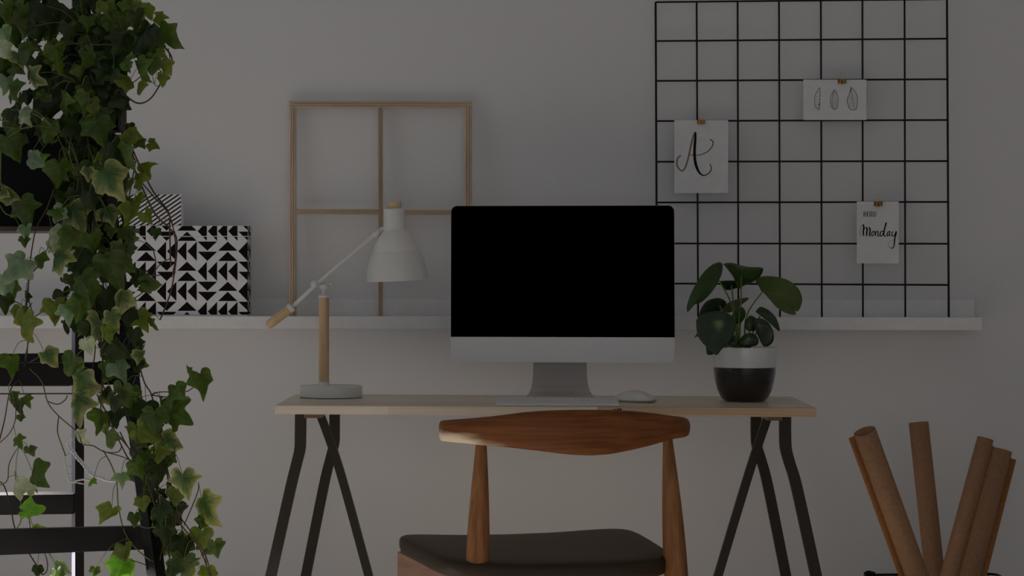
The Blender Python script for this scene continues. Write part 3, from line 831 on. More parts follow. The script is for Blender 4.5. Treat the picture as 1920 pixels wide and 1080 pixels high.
leaves = [
 ([(330,42),(345,60),(338,115),(305,185),(250,260),(185,315),(125,330),(100,378),(96,330),(138,222),(205,120),(275,58)], (300,140), 5.66, .5, .3, .25, md, vn, None),
 ([(346,52),(400,46),(500,72),(590,76),(613,92),(592,140),(540,180),(490,200),(455,224),(438,190),(415,138),(380,92)], (470,130), 5.73, -.2, -.7, .2, md, vn, None),
 ([(565,172),(600,140),(690,138),(780,165),(840,220),(860,290),(842,350),(822,372),(806,348),(813,392),(760,385),(700,350),(655,290),(632,252),(605,240),(588,205)], (612,240), 5.76, -.4, .5, -.2, lt, (.12,.13,.03), None),
 ([(315,170),(370,165),(440,170),(446,208),(410,224),(368,229),(338,200)], (400,195), 5.76, 0, -.8, .2, dk, vn, None),
 ([(185,400),(198,350),(240,300),(310,283),(362,305),(362,340),(320,372),(250,385)], (320,330), 5.71, .3, -.5, .25, dk, vn, None),
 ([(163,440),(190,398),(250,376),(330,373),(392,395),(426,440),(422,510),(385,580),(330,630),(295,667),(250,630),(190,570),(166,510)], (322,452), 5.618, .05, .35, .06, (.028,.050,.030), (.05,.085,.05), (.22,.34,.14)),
 ([(330,375),(365,325),(440,295),(522,283),(500,310),(440,345),(390,380)], (440,325), 5.78, .2, 1.0, .15, (.08,.06,.02), vn, None),
 ([(405,400),(425,360),(460,340),(490,360),(498,400),(480,440),(450,458),(420,440)], (455,365), 5.69, .2, -.3, .25, (.032,.09,.016), vn, None),
 ([(567,375),(600,345),(650,365),(695,410),(715,460),(720,507),(680,470),(640,435),(605,408)], (600,395), 5.72, -.3, .5, .2, (.022,.06,.014), vn, None),
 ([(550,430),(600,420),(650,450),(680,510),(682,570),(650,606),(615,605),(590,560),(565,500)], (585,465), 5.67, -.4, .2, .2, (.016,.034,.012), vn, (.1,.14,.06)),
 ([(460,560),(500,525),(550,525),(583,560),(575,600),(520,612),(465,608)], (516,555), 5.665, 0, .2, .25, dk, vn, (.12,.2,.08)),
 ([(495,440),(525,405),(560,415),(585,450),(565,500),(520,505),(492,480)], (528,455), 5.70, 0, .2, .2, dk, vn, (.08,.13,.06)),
 ([(232,612),(262,610),(290,640),(275,664),(236,664)], (262,640), 5.70, 0, .4, .2, (.03,.08,.02), vn, None),
 ([(150,552),(172,520),(182,532),(165,545)], (168,535), 5.70, 0, .4, .1, (.05,.09,.02), vn, None),
 ([(385,560),(420,540),(450,575),(445,606),(380,608)], (420,575), 5.70, 0, .2, .2, dk, vn, None),
]
att = []
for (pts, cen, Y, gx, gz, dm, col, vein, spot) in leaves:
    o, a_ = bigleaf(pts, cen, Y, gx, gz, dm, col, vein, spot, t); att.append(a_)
roots = [(440,600,5.70),(455,605,5.72),(490,600,5.73),(450,600,5.74),(420,605,5.71),(430,605,5.68),(470,605,5.75),(460,600,5.70),(520,600,5.71),(530,605,5.69),(510,605,5.69),(500,605,5.70),(400,606,5.70),(395,606,5.71),(440,606,5.71)]
mids = [(402,330),(462,400),(505,400),(425,400),(380,460),(425,540),(440,480),(452,500),(560,480),(560,540),(515,590),(520,540),(330,620),(250,590),(430,590)]
for i, a_ in enumerate(att):
    r0 = PZ(roots[i][0], roots[i][1]); rp = P(r0[0], r0[1], roots[i][2]); mpx = PZ(*mids[i]); mp = P(mpx[0], mpx[1], (roots[i][2]+a_.y)/2)
    a2 = a_+Vector((0, .001, 0))
    pts = cr([tuple(rp-Vector((0,0,.012))), tuple(rp), tuple(mp), tuple(a2)], 6)
    b = MB(); b.tube(pts, [.0024-.0009*k/len(pts) for k in range(len(pts))], 8); obj('leaf_stalk', b, m_pepstem, t, smooth=True)

# ------------------------------------------------------------------ chair
t = thing('dining_chair', (P(1080,1080,5.05).x, 5.08, 0), 'mid-century wooden chair with dark leather seat pulled up to the desk', 'chair')
# back rest: pixel outline, depth along its length
top = [(823.5,796),(825,790.5),(829,788.5),(845,787),(880,784.5),(920,781),(950,777.3),(980,773.2),(1012,770.6),(1045,769.2),(1085,768.5),(1120,768.5),(1150,769),(1182,770.5),(1205,772.4),(1220,774),(1250,778.3),(1272,781),(1283,782.5),(1290,786.5),(1293,794)]
bot = [(823.5,818),(825,825),(829,827),(845,829),(880,832),(914,835.5),(945,838),(975,841),(1010,845),(1045,849.5),(1075,852.7),(1110,853.8),(1145,851.2),(1175,845.3),(1200,840),(1220,835),(1245,827.8),(1265,822.5),(1283,820),(1290,816.5),(1293,808)]
def itp(tab, x):
    if x <= tab[0][0]: return tab[0][1]
    for (a0, b0), (a1, b1) in zip(tab, tab[1:]):
        if x <= a1: return b0+(b1-b0)*(x-a0)/(a1-a0)
    return tab[-1][1]
b = MB(); rings = []
xs = [823.5,824.3,826,829,835,845]+[860+i*14 for i in range(30)]+[1275,1281,1286,1290,1292,1293]
for x in xs:
    u = (x-1058)/235
    Y = 4.92+.055*u+.10*u*u          # turned so the right end is farther, bowed round the sitter
    zt1 = P(x, itp(top, x), Y).z; zb1 = P(x, itp(bot, x), Y).z; xc_ = P(x, 800, Y).x
    hh = (zt1-zb1)/2; zc1 = (zt1+zb1)/2; th_ = .013+.004*abs(u)
    e = min((x-822.8)/6, (1293.6-x)/6, 1); th_ *= max(.15, e)**.5
    lean = .10
    ring = []
    for k in range(20):
        a_ = 2*PI*k/20; ce, se = math.cos(a_), math.sin(a_)
        sy = abs(ce)**.75*(1 if ce > 0 else -1)*th_; sz = abs(se)**.85*(1 if se > 0 else -1)*hh
        # normal in plan follows the bow
        ring.append(Vector((xc_+sy*(.055+.2*u)/.235*.25, Y+sy+lean*sz, zc1+sz)))
    rings.append(ring)
sapwood_glare(m_teak, P(1010,800,4.92).x-t.location.x, P(825,800,4.98).x-t.location.x, P(900,800,4.95).z, P(900,826,4.95).z, (.95,.78,.58))
b.loft(rings); obj('backrest', b, m_teak, t, smooth=True)
def chairleg(p_top, r_top, p_mid, r_mid, p_bot, r_bot, name='leg'):
    b = MB(); rings = []; n = 28
    pts = []
    for k in range(13):
        f_ = k/12; pts.append((p_top.lerp(p_mid, f_), r_top+(r_mid-r_top)*math.sin(f_*PI/2)))
    for k in range(1, 11):
        f_ = k/10; pts.append((p_mid.lerp(p_bot, f_), r_mid+(r_bot-r_mid)*f_**1.3))
    for p, r in pts: rings.append([p+Vector((r*math.cos(2*PI*j/n), r*math.sin(2*PI*j/n), 0)) for j in range(n)])
    b.loft(rings); return obj(name, b, m_teakleg, t, smooth=True, auto=50)
Yl, Yr = 4.96, 5.06
p1 = P(902.5, 830, Yl); p2 = P(894.5, 1084, Yl-.02); p3 = Vector((p2.x-.035, p2.y-.07, 0))
chairleg(p1, 10*M(900, Yl), p2, 22.5*M(900, Yl), p3, .012)
p1 = P(1252, 822, Yr); p2 = P(1268, 1084, Yr-.02); p3 = Vector((p2.x+.06, p2.y-.05, 0))
chairleg(p1, 8.8*M(1250, Yr), p2, 22.3*M(1250, Yr), p3, .012)
# seat cushion
FL = P(722, 1013, 5.27); FR = P(1170, 991, 5.44); BR = P(1282, 1050, 5.00); BL = P(846, 1078, 4.885)
zs = .4655
for v in (FL, FR, BR, BL): v.z = 0
def seatpt(u, v):   # u,v in -1..1 ; v=1 front (far)
    s_, q = (u+1)/2, (v+1)/2
    bk = BL.lerp(BR, s_); fr = FL.lerp(FR, s_)
    p = bk.lerp(fr, q)
    # front edge bulges forward in the middle
    fw = (FL+FR-BL-BR).normalized()
    p += fw*(.018*(1-u*u)*q)
    return p
def seat_top(u, v):
    return zs-.002+.016*abs(u)**2.4*(.4+.6*(v+1)/2)*(1.0 if u < 0 else 1.2)-.007*((v+1)/2)**4-.020*(1-(v+1)/2)
N_ = 64
def sq(a_, k=1.0, e=.42):
    c_, s_ = math.cos(a_), math.sin(a_)
    return (k*abs(c_)**e*(1 if c_ > 0 else -1), k*abs(s_)**e*(1 if s_ > 0 else -1))
b = MB(); rings = []
prof = [(.955,-.038),(.985,-.036),(1.0,-.024),(1.0,-.012),(.99,-.005),(.965,-.001),(.92,.001),(.8,.0015),(.6,.001),(.4,0),(.2,-.001),(.02,-.001)]
for k, dz in prof:
    ring = []
    for j in range(N_):
        u, v = sq(2*PI*j/N_, k)
        p = seatpt(u, v); ring.append(Vector((p.x, p.y, seat_top(u, v)+dz)))
    rings.append(ring)
b.loft(rings); obj('seat', b, m_leather, t, smooth=True)
b = MB()   # two soft creases in the leather
for (xa, ya, xb, yb) in ((995,1018,1062,1021),(1005,1025,1045,1023)):
    pass
# rails under the seat
def rail(u0, v0, u1, v1, name):
    a_ = seatpt(u0, v0); c_ = seatpt(u1, v1); d = (c_-a_).normalized(); n_ = Vector((-d.y, d.x, 0))*.009
    za = seat_top(u0, v0)-.0385; zb2 = seat_top(u1, v1)-.0385
    b = MB(); b.loft([[a_-n_+Vector((0,0,za-.055)), a_+n_+Vector((0,0,za-.055)), a_+n_+Vector((0,0,za)), a_-n_+Vector((0,0,za))],
                      [c_-n_+Vector((0,0,zb2-.055)), c_+n_+Vector((0,0,zb2-.055)), c_+n_+Vector((0,0,zb2)), c_-n_+Vector((0,0,zb2))]])
    obj(name, b, m_teakrail, t, bevel=.002)
rail(-.90, .86, -.86, -.80, 'side_rail'); rail(.88, .86, .80, -.80, 'side_rail')
rail(-.80, .80, .80, .80, 'front_rail'); rail(-.80, -.78, .78, -.78, 'rear_rail')
for (u, v, sx) in ((-.84, .80, -1), (.84, .80, 1)):
    p = seatpt(u, v); b = MB(); zz = seat_top(u, v)-.031; rings = []
    for (z, r) in ((zz, .020), (zz-.06, .021), (.2, .016), (0, .011)):
        rings.append([p+Vector((sx*.03*(1-z/zz)+r*math.cos(2*PI*j/24), .03*(1-z/zz)+r*math.sin(2*PI*j/24), z)) for j in range(24)])
    b.loft(rings); obj('leg', b, m_teakrail, t, smooth=True, auto=50)

# ------------------------------------------------------------------ kraft paper rolls in a wire basket
def paper_roll(top_px, slope, Yt, Yb, r, turns, flap_ang, flap_len, mirror, label):
    T = P(top_px[0], top_px[1], Yt); zb2 = .032
    pxh = (T.z-zb2)/M(top_px[0], Yt); B = P(top_px[0]+slope*pxh, 0, Yb); B.z = zb2
    B.x = P(top_px[0]+slope*pxh, 0, (Yt+Yb)/2).x
    ax = (T-B).normalized(); q = Vector((0,0,1)).rotation_difference(ax).to_matrix()
    t = thing('paper_roll', B, label, 'paper roll', 'rolls of brown kraft paper in the basket')
    prof = []; n = int(turns*40); sg = -1 if mirror else 1
    for k in range(n+1):
        f_ = k/n; a_ = flap_ang-2*PI*turns*(1-f_); rr = r*(.84+.16*f_)
        prof.append((rr*math.cos(a_)*sg, rr*math.sin(a_)))
    e = prof[-1]; tx, ty = -math.sin(flap_ang)*sg, math.cos(flap_ang)
    body = MB(); fl = MB()
    L_ = (T-B).length
    def sheet(mb, pr, zs_):
        mb.loft([[B+q@Vector((x, y, zz)) for x, y in pr] for zz in zs_], cap0=False, cap1=False, closed=False)
    sheet(body, prof, (0, L_*.5, L_))
    o = obj('kraft_sheet', body, m_kraft, t, smooth=True)
    so = o.modifiers.new('thick', 'SOLIDIFY'); so.thickness = .0008; so.offset = 0
    if flap_len:
        pr = [(e[0]+tx*flap_len*k/4, e[1]+ty*flap_len*k/4) for k in range(5)]
        sheet(fl, pr, (0, L_*.5, L_-.010))
        o = obj('loose_edge', fl, m_kraft_in, t, smooth=True)
        so = o.modifiers.new('thick', 'SOLIDIFY'); so.thickness = .0008; so.offset = 0
    return t
paper_roll((1621,809), .372, 5.47, 5.66, .0250, 3.2, math.radians(100), .033, False, 'leftmost kraft paper roll, leaning left with its open end showing')
paper_roll((1722,792), .098, 5.83, 5.745, .0228, 3.0, math.radians(60), 0, False, 'nearly upright kraft paper roll, second from the left')
paper_roll((1848,822), -.285, 5.59, 5.51, .0180, 2.6, math.radians(95), .024, True, 'narrow kraft paper roll leaning right, in front of the rightmost roll')
paper_roll((1879,844), -.277, 5.78, 5.68, .0235, 2.6, math.radians(100), .036, True, 'rightmost kraft paper roll with a loose edge sticking out')
ybk0, ybk1 = 5.44, 5.83
q0 = P(1618, 1078, ybk1); q1 = P(1868, 1074, ybk1)
zr_ = (q0.z); xa, xb = q0.x, q1.x
t = thing('wire_basket', ((xa+xb)/2, (ybk0+ybk1)/2, 0), 'black wire basket on the floor holding the kraft paper rolls', 'basket')
def loop(z, ins, rise=0):
    pts = []
    for (cx, cy, a0) in ((xb-.03-ins, ybk1-.03-ins, 0), (xa+.03+ins, ybk1-.03-ins, 90), (xa+.03+ins, ybk0+.03+ins, 180), (xb-.03-ins, ybk0+.03+ins, 270)):
        for i in range(7):
            a_ = math.radians(a0+15*i); x = cx+.03*math.cos(a_)
            pts.append((x, cy+.03*math.sin(a_), z+rise*(x-xa)))
    pts.append(pts[0]); return pts
b = MB(); b.tube(loop(zr_, 0, .02), .0030, 8, cap=False); obj('rim', b, m_wire, t, smooth=True)
b = MB()
for z in (.26,.20,.14,.08,.02): b.tube(loop(z, (zr_-z)*.06), .0016, 6, cap=False)
top_l = loop(zr_, 0, .02)[:-1]; bot_l = loop(.004, zr_*.06)[:-1]
def along(lp, n):
    lp = lp+[lp[0]]; d = [0]
    for a_, c_ in zip(lp, lp[1:]): d.append(d[-1]+(Vector(a_)-Vector(c_)).length)
    out = []
    for k in range(n):
        s_ = d[-1]*k/n
        for i in range(len(d)-1):
            if d[i+1] >= s_:
                f_ = (s_-d[i])/max(d[i+1]-d[i], 1e-9); out.append(Vector(lp[i]).lerp(Vector(lp[i+1]), f_)); break
    return out
for a_, c_ in zip(along(top_l, 38), along(bot_l, 38)): b.tube([a_, c_], .0014, 6)
for k in range(8):
    x = xa+.03+(xb-xa-.06)*k/7; b.tube([(x, ybk0+.03, .005), (x, ybk1-.03, .005)], .0014, 6)
obj('wire_mesh', b, m_wire, t, smooth=True)
b = MB(); b.tube(cr([tuple(P(1622,1078,ybk1-.004)),(P(1628,1074,ybk1-.006)[:]),(P(1640,1077,ybk1-.006)[:])],4), .0055, 8); obj('handle', b, m_wire, t, smooth=True)

# ------------------------------------------------------------------ black ladder stand
def YFr(py): return 4.95-.48*(py/1400)
tL = thing('ladder_stand', (P(60,1080,4.7).x, 4.85, 0), 'black stained wooden ladder plant stand overgrown with ivy at the left', 'ladder')
def stile(x_at, wpx, dy, rot, Yf, name, m=m_black):
    """rotated square bar following a slanted line, from above the frame to the floor"""
    b = MB(); rings = []
    for py in (-90, 300, 700, 1080, None):
        if py is None:
            py2 = 1480; p = P(x_at(py2), py2, Yf(py2)); d = rings_c[-1]; k = d.z/(d.z-p.z); p = d.lerp(p, k)
        else:
            p = P(x_at(py), py, Yf(py))
            if py == -90: rings_c = []
            rings_c.append(p)
        hx, hy = wpx/2*M(200, 4.8), dy/2
        ca_, sa_ = math.cos(rot), math.sin(rot)
        rings.append([p+Vector((sx*hx*ca_-sy*hy*sa_, sx*hx*sa_+sy*hy*ca_, 0)) for sx, sy in ((-1,-1),(1,-1),(1,1),(-1,1))])
    b.loft(rings[::-1])
    if name == 'rear_post':      # window gloss on the left side, put into its colour
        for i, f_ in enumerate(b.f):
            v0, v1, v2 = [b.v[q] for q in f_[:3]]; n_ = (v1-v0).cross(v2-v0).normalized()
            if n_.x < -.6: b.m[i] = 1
    return obj(name, b, [m, m_post_sheen], tL)
stile(lambda y: 151+.132*y, 28, .022, math.radians(60), YFr, 'stile')
stile(lambda y: -300+.05*y, 28, .022, math.radians(60), YFr, 'stile')
rear = lambda py: 5.16
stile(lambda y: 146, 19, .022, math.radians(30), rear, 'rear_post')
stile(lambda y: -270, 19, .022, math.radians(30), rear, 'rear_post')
def rung(x0, x1, y0l, y1l, y0r, y1r, Y, dy, name='rung', m=m_black):
    b = MB()
    a0, a1 = P(x0, y0l, Y), P(x0, y1l, Y); c0_, c1_ = P(x1, y0r, Y), P(x1, y1r, Y)
    b.loft([[a0, a1, a1+Vector((0,dy,0)), a0+Vector((0,dy,0))], [c0_, c1_, c1_+Vector((0,dy,0)), c0_+Vector((0,dy,0))]])
    return obj(name, b, m, tL, bevel=.001)
rung(-255, 284, 999, 1051, 986.5, 1030, YFr(1010), .022)
rung(-270, 241, 684, 728, 679, 721, YFr(700), .022)
rung(-270, 212, 425, 434, 424, 433, 4.80, .33, 'shelf_board', m_shelfedge)
rung(-265, 137, 933, 969, 927, 964, 5.125, .022)
rung(-265, 137, 931.5, 933, 925.5, 927, 5.125, .06, 'tread_gloss', m_ledge)  # tread top coloured white for the gloss of the window on it
rung(-265, 131, 668, 725, 662, 724, 5.125, .022)
rung(-265, 176, 238, 246, 238, 246, 4.84, .33, 'shelf_board', m_black)
b = MB(); b.tube([P(-260,739,5.13), P(150,738,5.13), P(212,735,5.0)], .0016, 8); obj('tie_rod', b, m_shelfedge, tL, smooth=True)

def planter(x0, x1, y0, y1, Y0, Y1, label, zbase=None):
    a0 = P(x0, y0, Y0); c0_ = P(x1, y1, Y0); z0_ = c0_.z if zbase is None else zbase
    t = thing('planter_box', ((a0.x+c0_.x)/2, (Y0+Y1)/2, z0_), label, 'planter')
    b = MB(); wl = .006
    b.box(a0.x, c0_.x, Y0, Y0+wl, z0_, a0.z); b.box(a0.x, c0_.x, Y1-wl, Y1, z0_, a0.z)
    b.box(a0.x, a0.x+wl, Y0, Y1, z0_, a0.z); b.box(c0_.x-wl, c0_.x, Y0, Y1, z0_, a0.z); b.box(a0.x+.001, c0_.x-.001, Y0+.001, Y1-.001, z0_, z0_+wl)
    obj('planter_wall', b, m_boxblk, t)
    b = MB(); b.box(a0.x+wl, c0_.x-wl, Y0+wl, Y1-wl, z0_+wl, a0.z-.012); obj('soil', b, m_soil, t)
    return t
planter(-120, 190, 250, 424.5, 4.90, 5.10, 'long black planter box on the lower shelf of the ladder stand', P(0,424.3,4.80).z+.0008)
planter(118, 221, 62, 238, 4.98, 5.09, 'square black planter on the upper shelf of the ladder stand', P(0,238,4.84).z+.0005)

# ------------------------------------------------------------------ ivy
GREEN = (.066,.108,.013); DARKG = (.024,.040,.008); YEL = (.17,.21,.022); CREAM = (.46,.44,.20); PALE = (.20,.29,.20); CHALK = (.50,.56,.44)
KIND = {  # centre, margin, vein, translucency is in the material
 'g': (GREEN, (.085,.155,.025), (.14,.22,.06)),
 'd': (DARKG, (.030,.062,.014), (.06,.10,.03)),
 'y': ((.12,.17,.018), (.20,.22,.03), (.20,.26,.06)),  # yellow-green of backlit leaves, put into the leaf colour
 'v': ((.06,.12,.03), CREAM, (.16,.24,.10)),
 'p': (PALE, (.34,.42,.28), (.36,.44,.32)),
 'w': (CHALK, (.55,.56,.40), (.30,.38,.26)),
 'b': ((.10,.28,.02), (.20,.36,.05), (.25,.4,.1)),  # bright green of sunlit leaves, put into the leaf colour
}
HALF = [(0,-.03),(.07,-.14),(.18,-.21),(.31,-.20),(.41,-.10),(.41,.02),(.47,.12),(.56,.24),(.46,.31),(.34,.35),(.25,.42),(.19,.54),(.13,.70),(.06,.84),(0,.94)]
ROUND = [(0,-.03),(.09,-.13),(.20,-.17),(.33,-.14),(.42,-.04),(.46,.08),(.48,.18),(.48,.28),(.44,.37),(.38,.46),(.31,.54),(.24,.62),(.16,.70),(.08,.77),(0,.82)]
VE = {7: 1, 14: 1, 4: .7, 11: 0}
def ivy_leaf(fm, px, py, size, ang, kind, Y, tiltx=None, tilty=None, lobe=None, fold=None):
    """px, py: middle of the blade. ang: where the tip points, degrees from straight down, positive to the right"""
    rnd = random.Random(int(px*31+py*17+size*7))
    tx = rnd.uniform(-38, 38) if tiltx is None else tiltx
    ty = rnd.uniform(-46, 46) if tilty is None else tilty
    lb = rnd.uniform(.35, 1) if lobe is None else lobe
    fo = rnd.uniform(.12, .75) if fold is None else fold
    sc = size*M(px, Y)/1.02
    c = P(px, py, Y)
    half = [(a[0]*lb+r[0]*(1-lb), a[1]*lb+r[1]*(1-lb)) for a, r in zip(HALF, ROUND)]
    half = [(x*(1+rnd.uniform(-.06,.06)), y+rnd.uniform(-.02,.02)) for x, y in half]
    out = half+[(-x*(1+rnd.uniform(-.08,.08)), y+rnd.uniform(-.02,.02)) for x, y in half[-2:0:-1]]
    out = [tuple(q) for q in cr(out+[out[0]], 2)[:-1]]
    n = len(out); cy = .30
    a_ = math.radians(ang)
    R_ = Matrix.Rotation(math.radians(tx), 3, 'X') @ Matrix.Rotation(math.radians(ty), 3, 'Z')
    cc, me_, ve = KIND[kind]
    br = rnd.uniform(.8, 1.25)
    vs, cols = [], []
    def put(x, y, f_):
        # local: x right, y toward tip ; height toward camera
        h = -fo*abs(x)*.8 + .10*math.sin(6*x+4*y)*f_ - .22*max(0, y-.35)**1.5 - .18*max(0,-y)*f_ + (.03*math.sin(14*x+px)+.03*math.sin(11*y+py))*f_
        X, Yl_ = x, (y-cy)
        wx = X*math.cos(a_)+Yl_*math.sin(a_)
        wz = X*math.sin(a_)-Yl_*math.cos(a_)
        v = R_ @ Vector((wx, -h, wz))
        return c+v*sc
    orgn = (0, .03)
    RN = (0, .3, .58, .82, 1.0)
    for k, f_ in enumerate(RN):
        for j, (x, y) in enumerate(out):
            X = orgn[0]+(x-orgn[0])*f_; Y_ = orgn[1]+(y-orgn[1])*f_
            vs.append(put(X, Y_, f_))
            jj = j//2 if j < 30 else 28-j//2
            vv = VE.get(jj, 0)*(1-f_*.6)*.85 if j % 2 == 0 else 0
            e = {0:0, .3:0, .58:.08, .82:.45, 1.0:1.0}[f_]
            if kind in 'vw': e = min(1, e*1.2+rnd.uniform(-.15,.25)*(f_>.4)); e = max(0, e)
            col = [(p_*(1-e)+q_*e) for p_, q_ in zip(cc, me_)]
            col = [(p_*(1-vv)+q_*vv)*br for p_, q_ in zip(col, ve)]
            cols.append(tuple(min(.9, q) for q in col))
    fs = []
    for k in range(len(RN)-1):
        for j in range(n):
            q = (j+1) % n; fs.append((k*n+j, k*n+q, (k+1)*n+q, (k+1)*n+j))
    fm.add(vs, fs); fm.c.setdefault('leaf_colour', []).extend(cols)
    return put(0, 0, 0)

def ivy(name_loc, label, leaves, stems, fill, Yf):
    t = thing('ivy_plant', name_loc, label, 'ivy')
    fm = MB(); sm = MB(); pts_all = []
    for s_ in stems:
        wd = s_[0]; pl = s_[1]; gcol = 1 if (len(s_) > 2 and s_[2] == 'g') else 0
        rs = random.Random(int(pl[0][0]*13+pl[0][1]))
        q = [(x, y, Yf(y)+rs.uniform(-.03,.03)) for x, y in pl]
        q3 = cr([tuple(P(x, y, Y)) for x, y, Y in q], 5)
        sm.tube(q3, wd/2*M(200, 4.9), 6, m=gcol)
        pts_all += [(Vector(p), wd) for p in q3]
    allv = []
    for (px_, py_, sz, an, kd) in leaves:
        rs = random.Random(int(px_*7+py_*3))
        allv.append((px_, py_, sz*1.12, an, kd, Yf(py_)-.02+rs.uniform(-.05,.03), True))
    rf = random.Random(3)
    for (x0_, y0_, x1_, y1_, cnt, kinds, smin, smax, ymin, ymax) in fill:
        for k in range(cnt):
            x_ = rf.uniform(x0_, x1_); y_ = rf.uniform(y0_, y1_)
            allv.append((x_, y_, rf.uniform(smin, smax), rf.gauss(0, 40), rf.choice(kinds), Yf(y_)+rf.uniform(ymin, ymax), k % 3 == 0))
    for (px_, py_, sz, an, kd, Y, pet) in allv:
        a_ = ivy_leaf(fm, px_, py_, sz, an, kd, Y)
        if pet and pts_all:
            best = min(pts_all, key=lambda q: (q[0]-a_-Vector((0,0,.02))).length)[0]
            if (best-a_).length < .12:
                mid = (best+a_)/2+Vector((0, -.01, .012))
                sm.tube(cr([tuple(best), tuple(mid), tuple(a_)], 5), .00065, 5, m=1)
    fo = obj('foliage', fm, m_ivy, t, smooth=True)
    obj('stems', sm, [m_stem, m_stemg], t, smooth=True)
    return t

Yv = lambda py: 4.83-.34*max(0, py)/1400
main_leaves = [
 (40,24,44,-20,'g'),(92,32,66,15,'d'),(202,36,42,0,'g'),(165,42,30,0,'g'),(205,16,38,20,'y'),(150,8,26,0,'d'),(240,8,30,60,'g'),(262,10,22,90,'y'),
 (277,22,30,20,'y'),(301,30,26,80,'y'),(315,70,54,50,'g'),(268,74,66,-20,'d'),(256,40,44,0,'d'),(226,78,50,-20,'d'),(302,102,24,60,'y'),(280,102,34,10,'y'),
 (298,88,30,40,'g'),(236,120,34,-70,'g'),(262,132,44,40,'g'),(234,150,36,-70,'y'),(286,122,38,-10,'g'),(308,128,34,30,'y'),(303,148,26,0,'y'),(259,164,30,10,'y'),
 (226,196,38,60,'d'),(212,205,40,10,'d'),(250,256,30,80,'y'),(240,265,34,-30,'y'),(262,268,26,40,'g'),
 (10,66,36,20,'p'),(8,96,36,40,'w'),(46,94,46,80,'g'),(62,90,34,60,'g'),(106,100,42,5,'g'),(38,110,34,20,'v'),(112,128,24,20,'y'),(66,147,42,70,'v'),
 (20,170,46,30,'g'),(12,158,36,-10,'p'),(46,210,26,20,'p'),(48,222,28,35,'w'),(20,215,30,0,'d'),(130,150,38,0,'d'),(158,170,28,30,'g'),(85,190,60,-30,'d'),(118,192,40,0,'g'),
 (150,196,36,20,'g'),(186,212,42,90,'y'),(136,240,46,-50,'d'),(184,242,62,20,'g'),(164,200,34,0,'g'),(96,158,34,0,'d'),(178,170,40,0,'d'),
 (70,60,40,0,'d'),(10,20,40,10,'g'),(130,60,40,0,'d'),(170,90,34,10,'d'),(185,108,30,70,'d'),(210,140,30,-20,'d'),
 (22,274,56,25,'g'),(64,302,36,70,'p'),(76,296,30,110,'b'),
 (112,326,50,-10,'g'),(146,352,66,-15,'d'),(206,340,70,35,'v'),(192,300,40,0,'y'),(234,292,52,40,'g'),(212,282,44,10,'d'),(274,315,40,100,'y'),(264,336,34,80,'y'),(288,272,24,70,'y'),(165,326,26,0,'v'),
 (104,398,28,-90,'g'),(108,402,34,-30,'p'),(140,405,60,30,'v'),(204,402,42,25,'v'),(258,374,28,0,'y'),(244,400,40,-20,'y'),(278,408,28,30,'y'),(180,315,40,0,'g'),(170,370,40,10,'d'),
 (292,437,22,0,'d'),(242,466,28,0,'d'),(130,445,46,-30,'g'),(176,455,46,10,'g'),(212,508,70,20,'g'),(224,490,56,50,'g'),(158,525,48,20,'g'),(278,536,40,90,'g'),
 (190,500,50,0,'d'),(160,480,50,-20,'d'),(145,500,40,10,'d'),(262,520,34,60,'d'),(200,560,50,0,'d'),(226,566,46,-10,'v'),(240,590,40,0,'d'),
 (104,585,48,0,'y'),(128,588,40,10,'p'),(150,580,44,-10,'g'),(165,552,50,10,'g'),(186,618,60,-10,'v'),(212,600,40,20,'v'),(265,600,40,30,'y'),(284,608,26,60,'g'),
 (165,648,32,20,'w'),(228,655,46,70,'d'),(250,628,30,0,'d'),(262,672,30,-20,'v'),(258,655,14,150,'g'),(200,625,34,20,'y'),
 (132,686,46,-20,'g'),(152,724,74,-10,'v'),(146,762,58,0,'v'),(207,700,42,-40,'g'),(224,694,44,30,'p'),(234,742,50,10,'g'),(214,755,34,-10,'d'),(250,735,30,20,'g'),
 (318,744,44,-20,'g'),(336,732,34,30,'g'),(378,718,50,15,'g'),(352,692,14,-150,'g'),(330,778,62,60,'g'),(304,772,46,20,'g'),(270,775,60,-10,'d'),(290,790,50,0,'g'),(190,788,48,-10,'g'),(214,782,36,10,'d'),
 (150,825,34,80,'w'),(204,822,42,0,'g'),(256,818,44,-10,'g'),(276,812,52,60,'y'),(322,832,48,60,'v'),(298,848,36,-10,'y'),(228,898,30,10,'p'),(268,860,36,0,'g'),(262,880,40,30,'g'),(300,880,44,10,'d'),
 (272,928,40,0,'d'),(268,945,30,10,'y'),(202,965,44,-40,'y'),(252,974,26,0,'g'),(346,908,54,10,'v'),(388,956,64,40,'v'),(330,930,34,0,'y'),(322,975,34,0,'g'),(345,1025,46,0,'d'),(380,1012,44,0,'y'),(405,1028,34,10,'g'),
 (310,1000,40,0,'d'),(236,1038,40,0,'y'),(226,1066,54,-20,'b'),(346,1062,50,0,'g'),(388,1078,34,0,'y'),(320,1072,44,0,'d'),(178,1072,20,0,'g'),(300,960,40,0,'d'),(336,955,30,0,'d'),
 (288,905,30,20,'d'),(315,860,34,-20,'g'),(250,845,30,-20,'d'),(172,902,18,-40,'b'),
]
